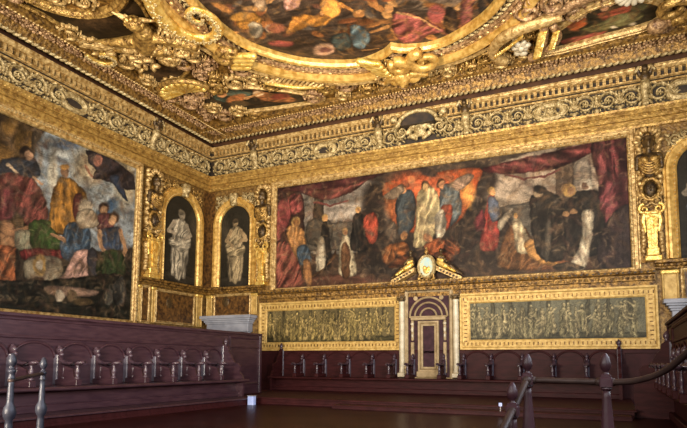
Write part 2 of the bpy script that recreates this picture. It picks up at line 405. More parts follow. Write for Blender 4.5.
PD_BIG = [["p",[[2.786,8.569],[15.011,7.756],[14.846,3.527],[2.906,3.338]],"3d342e",-6.067,0.3,0.161],["p",[[4.171,7.18],[7.181,7.152],[7.182,5.0],[4.204,5.068]],"8d8784",1.419,0.5,0.418],["p",[[4.11,5.872],[7.001,5.798],[7.003,4.981],[4.123,5.074]],"55504a",2.198,0.4,0.19],["p",[[10.658,7.076],[14.287,7.442],[14.067,5.575],[12.837,5.447],[10.69,5.301]],"95887c",-19.636,0.5,0.317],["p",[[10.697,5.739],[13.921,5.854],[14.036,4.686],[10.679,4.677]],"55504b",-5.753,0.4,0.141],["p",[[2.96,4.725],[14.886,4.553],[14.846,3.527],[2.906,3.338]],"43352c",-3.736,0.4,0.159],["p",[[3.144,4.054],[8.565,4.07],[8.562,3.681],[3.155,3.545]],"5c3d32",-3.192,0.4,0.188],["p",[[6.459,4.035],[6.968,4.442],[7.183,4.427],[6.679,3.954]],"9a7b64",-3.725,0.2,0.182],["p",[[11.848,4.098],[12.799,4.12],[13.198,3.887],[12.238,3.833]],"7e5136",-3.937,0.4,0.138],["p",[[4.7,7.115],[5.02,7.111],[5.001,5.359],[4.644,5.319]],"3c332b",90.733,0.4,0.18],["p",[[4.433,6.057],[5.308,6.04],[5.316,5.261],[4.444,5.264]],"45403a",-5.322,0.3,0.199],["p",[[12.808,7.38],[13.222,7.405],[13.22,5.524],[12.783,5.513]],"594a3e",88.334,0.5,0.15],["p",[[13.287,6.854],[13.693,6.944],[13.665,6.061],[13.287,5.96]],"857b73",-7.706,0.3,0.135],["e",7.036,6.549,0.472,-0.056,0.001,-0.689,"2b2420",0.5,0.3],["e",6.893,5.706,0.583,-0.057,0.002,-0.822,"2b2420",0.5,0.3],["e",7.111,4.668,0.646,-0.049,0.001,-0.809,"2b2420",0.5,0.3],["e",7.885,4.279,1.037,-0.071,-0.001,-0.528,"2b2420",0.5,0.3],["e",10.213,6.495,0.502,-0.063,-0.01,-0.704,"2b2420",0.5,0.3],["e",10.714,6.749,0.368,-0.049,-0.008,-0.444,"2b2420",0.5,0.3],["e",10.447,5.513,0.679,-0.07,-0.011,-0.693,"2b2420",0.5,0.3],["e",10.861,4.693,0.663,-0.055,-0.011,-0.619,"2b2420",0.5,0.3],["e",10.179,4.216,0.994,-0.07,-0.007,-0.501,"2b2420",0.5,0.3],["e",11.444,4.127,0.409,-0.029,-0.006,-0.303,"2b2420",0.5,0.3],["e",11.112,5.29,0.358,-0.035,-0.008,-0.433,"2b2420",0.5,0.3],["e",9.229,4.508,1.301,-0.099,-0.007,-0.706,"2b2420",0.5,0.3],["p",[[7.325,7.064],[8.585,7.167],[10.536,7.157],[10.337,6.415],[9.948,5.628],[9.236,5.248],[7.889,5.441],[7.468,6.226]],"a24a28",13.606,0.5,0.242],["e",8.853,6.865,1.194,-0.322,-0.054,-0.355,"b25636",0.7,0.4],["e",10.118,6.507,0.218,0.012,0.08,-0.517,"c98a48",0.8,0.4],["e",7.61,6.312,0.248,-0.028,-0.001,-0.407,"8c5030",0.7,0.4],["e",8.856,7.264,0.315,-0.158,-0.047,-0.119,"2c2422",0.4,0.3],["e",10.517,5.98,0.247,-0.028,-0.004,-0.221,"4b423b",0.6,0.3],["e",10.547,5.929,0.222,-0.025,-0.003,-0.199,"2d2622",0.5,0.3],["e",10.879,5.719,0.272,-0.03,-0.004,-0.219,"4b423b",0.6,0.3],["e",10.909,5.669,0.245,-0.026,-0.004,-0.197,"2d2622",0.5,0.3],["e",10.688,5.238,0.305,-0.029,-0.004,-0.25,"4b423b",0.6,0.3],["e",10.718,5.188,0.274,-0.026,-0.004,-0.225,"2d2622",0.5,0.3],["e",11.104,4.889,0.268,-0.024,-0.005,-0.247,"4b423b",0.6,0.3],["e",11.133,4.84,0.241,-0.021,-0.004,-0.222,"2d2622",0.5,0.3],["e",7.254,5.298,0.286,-0.026,0.0,-0.271,"4b423b",0.6,0.3],["e",7.29,5.244,0.257,-0.023,0.0,-0.243,"2d2622",0.5,0.3],["p",[[7.822,6.592],[8.309,6.734],[8.441,5.918],[8.164,5.216],[7.888,5.174],[7.75,5.992]],"3c444c",68.392,0.6,0.162],["e",7.963,6.811,0.14,-0.018,-0.001,-0.169,"2a1e18",0.35,0.18],["e",7.997,6.773,0.105,-0.013,-0.0,-0.135,"b98560",0.35,0.18],["p",[[7.325,6.652],[7.893,6.99],[8.032,6.701],[7.61,6.481]],"8a7868",-34.233,0.5,0.185],["p",[[9.249,6.616],[9.771,6.745],[9.952,5.884],[9.561,5.347],[9.239,5.507]],"58626a",68.664,0.6,0.157],["p",[[9.244,6.027],[9.634,6.048],[9.562,5.411],[9.302,5.372]],"a5452f",79.188,0.5,0.159],["e",9.284,6.809,0.131,-0.017,-0.002,-0.164,"3a261b",0.35,0.18],["e",9.317,6.771,0.098,-0.013,-0.001,-0.131,"b98560",0.35,0.18],["p",[[9.643,6.827],[10.157,7.017],[10.344,6.863],[9.832,6.478]],"a08472",-35.935,0.5,0.169],["p",[[8.513,6.641],[9.052,6.707],[9.243,5.962],[9.105,5.261],[8.704,4.84],[8.367,4.868],[8.44,5.653]],"cbbd92",79.205,0.65,0.162],["p",[[9.11,5.846],[9.374,5.948],[9.431,5.23],[9.103,5.066]],"c9c3b4",79.186,0.6,0.16],["e",8.752,6.811,0.135,-0.017,-0.001,-0.166,"3a2a1e",0.35,0.18],["e",8.768,6.759,0.101,-0.013,-0.001,-0.133,"c3a06f",0.35,0.18],["e",8.276,7.075,0.138,-0.018,-0.001,-0.135,"c27146",0.35,0.18],["p",[[7.254,4.825],[7.608,4.998],[7.817,4.78],[7.607,4.331],[7.325,4.417]],"7c4a2a",68.374,0.9,0.164],["p",[[7.608,4.931],[8.026,5.029],[8.196,4.75],[7.886,4.51]],"96582f",15.018,0.9,0.168],["p",[[7.747,4.52],[8.162,4.621],[8.229,4.354],[7.816,4.184],[7.466,4.24]],"6e3e26",-22.733,0.9,0.176],["p",[[8.704,4.84],[9.169,5.06],[9.428,4.909],[9.229,4.54],[8.901,4.5]],"96502f",47.21,0.9,0.157],["p",[[9.363,4.979],[9.812,4.876],[9.871,4.554],[9.487,4.456]],"7e4228",-33.488,0.9,0.165],["p",[[9.033,4.555],[9.553,4.579],[9.677,4.252],[9.161,4.288]],"6a3824",5.732,0.9,0.16],["e",8.027,5.228,0.138,-0.012,-0.001,-0.15,"b07c50",0.35,0.18],["e",8.839,5.09,0.143,-0.094,-0.059,-0.094,"b98058",0.35,0.18],["p",[[7.325,5.427],[7.609,5.737],[7.819,5.514],[7.678,4.992]],"665a50",-41.851,0.5,0.181],["p",[[3.117,7.311],[4.087,7.264],[4.274,5.784],[3.801,4.665],[3.191,3.87]],"382522",102.152,0.5,0.188],["p",[[3.16,5.298],[3.706,5.362],[4.047,4.72],[4.224,3.85],[3.487,3.746],[3.191,3.833]],"804840",56.042,0.9,0.181],["p",[[3.57,5.924],[4.109,5.944],[4.361,5.415],[4.452,4.762],[4.13,4.642],[3.793,5.101]],"b0804f",79.452,0.5,0.178],["p",[[3.998,5.157],[4.446,5.192],[4.574,4.611],[4.132,4.535]],"4b5f78",67.78,0.6,0.177],["p",[[4.252,4.634],[4.534,4.649],[4.625,3.829],[4.386,3.806]],"a2744c",90.854,0.4,0.178],["e",3.941,6.107,0.186,-0.019,0.003,-0.201,"b8955a",0.35,0.18],["e",3.962,6.068,0.132,-0.013,0.003,-0.154,"96683f",0.35,0.18],["p",[[5.023,5.962],[5.202,5.944],[5.31,5.314],[5.383,4.379],[4.875,4.378],[4.927,5.348]],"25221f",90.647,0.6,0.177],["e",5.111,6.132,0.122,-0.013,0.002,-0.138,"b49256",0.35,0.18],["e",5.135,6.093,0.092,-0.009,0.001,-0.105,"b98a5e",0.35,0.18],["p",[[4.843,5.373],[5.079,5.423],[5.13,4.361],[4.777,4.314]],"b0aa9c",90.696,0.6,0.177],["p",[[5.773,5.452],[6.007,5.431],[6.188,4.883],[6.341,4.073],[5.68,4.083],[5.689,4.922]],"c9bfa6",90.397,0.6,0.173],["e",5.889,5.596,0.104,-0.01,0.001,-0.119,"b69a68",0.35,0.18],["e",5.909,5.563,0.078,-0.007,0.001,-0.091,"b98a5e",0.35,0.18],["p",[[5.55,4.961],[5.015,4.228],[4.621,4.112],[5.4,4.553]],"6f4e33",34.699,0.6,0.18],["p",[[5.779,5.082],[6.044,5.06],[6.088,4.024],[5.787,4.042]],"6b4a32",90.414,0.5,0.173],["p",[[6.26,6.151],[6.49,6.127],[6.651,5.627],[6.778,4.89],[6.128,4.915],[6.16,5.674]],"262320",90.265,0.6,0.173],["e",6.375,6.278,0.093,-0.01,0.001,-0.108,"b08b55",0.35,0.18],["e",6.393,6.248,0.069,-0.008,0.0,-0.082,"b98a5e",0.35,0.18],["p",[[6.598,5.977],[7.037,6.068],[7.11,5.311],[6.894,5.024],[6.674,5.35]],"9c4232",68.195,0.7,0.167],["p",[[10.796,6.207],[10.98,6.185],[11.037,5.543],[11.03,4.591],[10.503,4.598],[10.642,5.585]],"a8403a",88.972,0.6,0.156],["e",10.891,6.378,0.109,-0.014,-0.003,-0.141,"b89250",0.35,0.18],["e",10.912,6.339,0.082,-0.01,-0.002,-0.107,"b98a5e",0.35,0.18],["p",[[10.765,6.11],[11.008,6.144],[11.118,5.6],[10.874,5.407]],"5a6580",68.945,0.4,0.151],["p",[[10.575,5.816],[10.322,5.463],[10.441,5.136],[10.691,5.363]],"6a3035",58.349,0.5,0.151],["p",[[11.054,5.389],[11.419,5.753],[11.506,5.682],[11.108,5.074]],"a79c8c",-44.858,0.4,0.157],["p",[[11.097,4.52],[11.408,5.23],[11.872,5.124],[12.142,4.496],[12.467,4.055],[12.793,3.915],[11.956,3.851],[11.087,3.969]],"6d4a2e",59.128,0.7,0.145],["p",[[11.499,5.418],[11.676,5.4],[11.883,4.995],[12.101,4.401],[11.606,4.418],[11.507,5.03]],"cbbe9e",88.718,0.6,0.152],["e",11.59,5.519,0.065,-0.007,-0.002,-0.086,"b98d4c",0.35,0.18],["e",11.602,5.496,0.049,-0.005,-0.001,-0.065,"b98a5e",0.35,0.18],["p",[[11.803,4.645],[12.091,4.741],[12.579,4.106],[12.958,3.962],[12.464,3.937],[12.022,4.206]],"a97c48",33.274,0.7,0.14],["p",[[12.007,5.963],[12.327,6.229],[12.743,6.057],[12.953,5.673],[12.965,4.195],[12.247,4.189],[12.042,5.047]],"2b2723",83.804,0.5,0.149],["e",12.241,6.179,0.132,-0.069,-0.047,-0.123,"8e7d68",0.35,0.18],["e",12.3,6.263,0.194,-0.062,-0.023,-0.117,"24201d",0.35,0.18],["p",[[12.412,5.162],[12.582,5.235],[12.498,4.171],[12.387,4.179]],"5d564d",88.478,0.4,0.149],["p",[[13.012,5.845],[13.506,6.081],[13.97,5.79],[13.971,4.291],[13.072,4.187],[12.932,4.963]],"282522",83.629,0.5,0.145],["e",13.103,6.132,0.176,-0.022,-0.006,-0.208,"b08d55",0.3,0.18],["e",13.156,6.095,0.095,-0.012,-0.004,-0.134,"8a684c",0.35,0.18],["e",13.565,6.251,0.159,-0.021,-0.006,-0.177,"bdb6aa",0.3,0.18],["e",13.536,6.196,0.08,-0.01,-0.003,-0.106,"6a5040",0.35,0.18],["p",[[13.432,5.442],[13.698,5.471],[13.735,5.002],[13.61,4.377],[13.487,3.81],[13.062,3.838],[13.292,4.345],[13.416,4.917]],"b5ad9c",88.201,0.7,0.145],["e",13.219,5.465,0.108,-0.012,-0.002,-0.074,"a9825e",0.35,0.18],["e",13.001,5.43,0.109,-0.012,-0.002,-0.074,"a9825e",0.35,0.18],["p",[[12.96,4.02],[12.573,3.871],[12.953,3.787],[13.461,3.812]],"3a332c",-3.821,0.4,0.135],["p",[[3.158,7.419],[7.253,7.487],[6.668,7.254],[5.687,6.992],[4.824,6.882],[3.922,7.211]],"4a2729",1.926,0.9,0.309],["p",[[4.497,7.213],[5.877,7.181],[6.742,7.349],[6.296,6.987],[5.3,6.754],[4.582,6.947]],"74403c",4.013,0.9,0.304],["p",[[3.171,6.818],[3.674,7.094],[3.925,7.063],[3.61,6.03],[3.283,5.509],[3.154,5.594]],"7a3c3e",107.494,0.9,0.29],["p",[[3.675,7.019],[4.173,7.033],[4.181,6.52],[3.77,6.418]],"8e4648",55.604,0.8,0.179],["l",[[4.665,6.756],[5.302,6.539],[5.996,6.636]],0.061,0.061,"6c3a38"],["p",[[10.659,7.14],[12.891,7.367],[13.869,7.451],[13.754,7.172],[13.042,6.86],[12.171,6.801],[11.293,6.86]],"58292a",-20.88,1.0,0.263],["p",[[11.148,7.133],[12.778,7.324],[13.653,7.367],[13.211,7.016],[12.317,6.934]],"7c4040",-20.987,1.0,0.262],["l",[[11.322,6.825],[11.849,6.629],[12.451,6.639],[12.874,6.763]],0.055,0.049,"5c3231"],["p",[[13.763,7.468],[14.698,7.49],[14.7,5.503],[14.428,4.255],[14.057,5.288],[13.884,6.327]],"3c2022",95.006,1.0,0.233],["p",[[13.891,7.329],[14.128,7.35],[14.082,6.009],[13.921,5.854]],"8c4a4d",95.124,0.8,0.148],["p",[[14.233,7.392],[14.389,7.396],[14.458,6.481],[14.248,6.336]],"7a3d42",94.955,0.8,0.147],["p",[[13.874,6.035],[14.246,6.278],[14.37,5.455],[14.05,5.087]],"7b4046",69.531,0.8,0.139],["p",[[13.995,4.977],[14.7,5.503],[14.658,3.733],[13.851,3.786]],"332a2b",92.4,0.5,0.142]]
PD_LEFT = [["p",[[-10.971,7.501],[-3.636,8.103],[-3.309,2.127],[-10.565,1.937]],"3a332b",93.782,0.4,0.13],["p",[[-10.971,7.501],[-7.047,7.526],[-6.867,4.686],[-10.704,3.846]],"4a3a27",68.27,1.0,0.2],["e",-8.059,7.183,0.211,0.083,0.016,-0.237,"7d5d2d",0.6,0.4],["e",-7.657,6.955,0.276,0.102,0.028,-0.431,"5f4722",0.6,0.4],["e",-8.174,6.497,0.232,0.082,0.027,-0.416,"644a26",0.6,0.4],["p",[[-7.442,7.175],[-7.029,7.245],[-6.876,4.824],[-7.228,4.744]],"41382e",95.817,0.3,0.137],["p",[[-7.047,7.526],[-3.531,7.795],[-3.517,5.925],[-3.958,4.668],[-6.864,4.63]],"8595a8",2.777,0.6,0.359],["p",[[-10.642,2.995],[-6.68,3.657],[-3.944,4.409],[-3.741,2.264],[-10.557,1.832]],"1f211e",6.928,0.6,0.135],["e",-6.207,7.403,0.512,0.271,0.045,-0.161,"4f6180",0.6,0.3],["e",-6.576,7.004,0.301,0.005,-0.036,-0.123,"aab4bd",0.7,0.3],["e",-5.143,6.151,0.739,0.58,0.278,-0.302,"99a9b8",0.7,0.3],["e",-4.675,5.961,0.508,0.502,0.13,-0.088,"3e6291",0.5,0.2],["e",-5.556,6.959,0.563,0.185,0.033,-0.546,"b3a78c",0.8,0.3],["e",-4.208,6.905,0.405,0.123,0.044,-0.779,"a79c80",0.8,0.3],["e",-6.757,6.363,0.153,0.048,0.035,-0.565,"c2c2b8",0.8,0.3],["p",[[-5.722,7.365],[-5.297,7.515],[-4.76,7.446],[-3.846,7.183],[-3.734,6.711],[-4.149,6.592],[-4.793,6.664],[-5.461,6.587],[-5.333,6.876],[-5.631,7.027]],"2f2a30",39.424,0.8,0.206],["e",-5.279,7.207,0.181,0.061,0.011,-0.185,"a46a5c",0.35,0.18],["p",[[-4.8,6.79],[-4.494,6.948],[-4.049,6.289],[-4.299,6.353]],"2d3850",45.254,0.5,0.207],["l",[[-5.693,6.883],[-5.465,6.648]],0.099,0.066,"b07860"],["p",[[-6.529,6.26],[-6.209,6.358],[-5.863,6.222],[-5.562,5.882],[-5.712,4.879],[-6.743,4.656],[-6.782,5.27],[-6.695,5.864]],"a5722c",95.808,0.8,0.143],["p",[[-6.075,5.803],[-5.78,6.005],[-5.672,5.369],[-6.006,5.228]],"5e2e2c",93.479,0.4,0.147],["e",-6.382,6.481,0.128,0.041,0.011,-0.173,"8a6850",0.35,0.18],["e",-6.391,6.626,0.128,0.042,0.006,-0.101,"c08a40",0.35,0.18],["p",[[-8.256,6.151],[-7.792,6.442],[-7.345,6.567],[-7.141,6.157],[-7.687,5.689],[-8.222,5.637]],"2e333f",42.562,0.6,0.154],["e",-7.579,6.625,0.195,0.068,0.012,-0.189,"241c18",0.35,0.18],["e",-7.49,6.573,0.127,0.044,0.009,-0.135,"bd9478",0.35,0.18],["l",[[-8.046,6.168],[-7.762,5.99]],0.081,0.064,"c4ad94"],["l",[[-7.309,6.021],[-7.066,5.926]],0.072,0.057,"bd9478"],["p",[[-8.232,5.791],[-7.762,5.99],[-7.306,5.966],[-6.986,5.612],[-6.828,5.032],[-7.34,4.691],[-7.693,4.933],[-8.182,5.046]],"80433f",65.341,0.9,0.148],["p",[[-8.208,5.431],[-7.959,5.662],[-7.771,5.288],[-7.797,4.854],[-8.157,4.663]],"6d343a",83.888,0.7,0.135],["p",[[-9.949,4.011],[-7.777,4.54],[-7.685,3.975],[-9.897,3.291]],"6a4a34",84.478,0.5,0.124],["p",[[-8.102,4.623],[-7.784,4.644],[-7.648,4.248],[-7.789,3.903],[-8.106,3.897]],"a87b58",83.745,0.4,0.133],["l",[[-7.77,4.435],[-7.449,4.612],[-7.229,4.771]],0.107,0.067,"a87b58"],["p",[[-9.511,3.73],[-7.746,4.069],[-7.511,3.847],[-7.479,3.346],[-7.827,2.854],[-9.433,2.62]],"b0623c",65.048,0.9,0.13],["p",[[-7.685,3.975],[-7.397,3.813],[-7.333,2.832],[-7.535,2.52]],"38302a",93.717,0.4,0.132],["p",[[-7.718,4.473],[-7.272,4.542],[-7.245,4.111],[-7.689,4.027]],"8f927e",93.704,0.25,0.133],["p",[[-7.29,4.812],[-6.885,4.962],[-6.753,4.824],[-6.427,4.61],[-6.343,4.282],[-7.243,4.084]],"39562a",82.989,0.5,0.143],["p",[[-7.347,4.799],[-6.825,4.976],[-6.753,4.824],[-7.272,4.542]],"4c6a34",12.806,0.4,0.15],["p",[[-7.468,4.042],[-6.275,4.237],[-6.261,4.009],[-7.393,3.76]],"7a2e30",93.623,0.5,0.138],["p",[[-7.369,3.818],[-6.388,3.987],[-6.412,3.358],[-7.275,3.241]],"8f8878",93.615,0.3,0.137],["e",-6.984,3.692,0.191,0.031,0.019,-0.299,"a7854c",0.3,0.18],["e",-6.984,3.692,0.106,0.017,0.009,-0.136,"b9b3a6",0.35,0.18],["p",[[-7.356,3.176],[-6.843,3.355],[-6.745,2.76],[-6.965,2.465],[-7.198,2.498]],"5c4a34",72.546,1.0,0.139],["p",[[-7.508,2.944],[-7.332,2.805],[-7.367,2.483],[-7.6,2.671]],"a0705a",63.057,0.6,0.136],["p",[[-6.253,4.936],[-5.866,5.143],[-5.439,4.998],[-5.406,4.459],[-5.727,3.983],[-6.194,3.963],[-6.409,4.327]],"3f5878",71.82,0.7,0.156],["e",-5.73,5.174,0.171,0.04,0.011,-0.177,"9a7a60",0.35,0.18],["e",-5.703,5.301,0.171,0.041,0.005,-0.089,"4a3a2c",0.35,0.18],["l",[[-6.293,4.522],[-6.679,4.614]],0.122,0.073,"b98a66"],["p",[[-5.88,4.252],[-5.403,4.399],[-5.441,3.85],[-5.056,3.421],[-5.186,3.163],[-6.201,3.044],[-6.645,3.103],[-6.293,3.489]],"c39a96",56.161,0.8,0.16],["p",[[-5.469,4.327],[-5.189,4.439],[-5.063,3.542],[-5.346,3.444]],"3a3a44",81.733,0.4,0.154],["e",-4.971,5.789,0.186,0.048,0.011,-0.186,"2c201a",0.35,0.18],["e",-4.968,5.728,0.134,0.034,0.008,-0.142,"bf9470",0.35,0.18],["p",[[-5.178,5.489],[-4.658,5.678],[-4.549,5.13],[-5.072,4.955]],"5a3238",81.58,0.5,0.162],["e",-5.62,5.654,0.243,0.062,0.014,-0.239,"b5a996",0.35,0.18],["p",[[-5.884,5.437],[-5.332,5.636],[-5.16,5.183],[-5.788,4.982]],"a79a86",62.138,0.5,0.17],["e",-4.574,5.571,0.213,0.051,0.012,-0.205,"3a281c",0.35,0.18],["e",-4.609,5.498,0.154,0.036,0.009,-0.157,"c69a74",0.35,0.18],["p",[[-5.076,5.016],[-4.785,5.205],[-4.321,5.308],[-4.212,4.814],[-4.428,4.389],[-4.892,4.432]],"36496a",81.372,0.6,0.163],["l",[[-5.076,5.016],[-5.014,4.595],[-4.659,4.349]],0.136,0.102,"c69a74"],["l",[[-4.274,5.189],[-4.04,4.652],[-4.259,4.227]],0.144,0.108,"b98d68"],["p",[[-4.966,4.418],[-4.197,4.559],[-4.074,3.806],[-5.07,3.664]],"2d3f26",81.25,0.7,0.161],["p",[[-10.62,2.698],[-6.659,3.325],[-3.911,3.829],[-3.741,2.264],[-10.557,1.832]],"1f211e",6.103,0.6,0.135],["p",[[-6.709,3.151],[-5.117,3.231],[-5.25,3.035],[-6.572,2.917]],"9c7f74",15.308,0.6,0.167],["e",-6.322,2.917,0.154,0.042,0.043,-0.162,"b5aca0",0.2,0.18],["e",-5.935,2.96,0.165,0.018,0.011,-0.172,"5d4f3c",0.35,0.18],["e",-4.623,3.073,0.171,0.019,0.014,-0.247,"4d4f4c",0.2,0.18],["p",[[-4.532,3.49],[-4.074,3.806],[-3.95,3.05],[-4.338,2.821]],"35383a",58.364,0.9,0.174],["e",-5.519,2.828,0.345,0.035,0.007,-0.117,"50422e",0.35,0.18]]
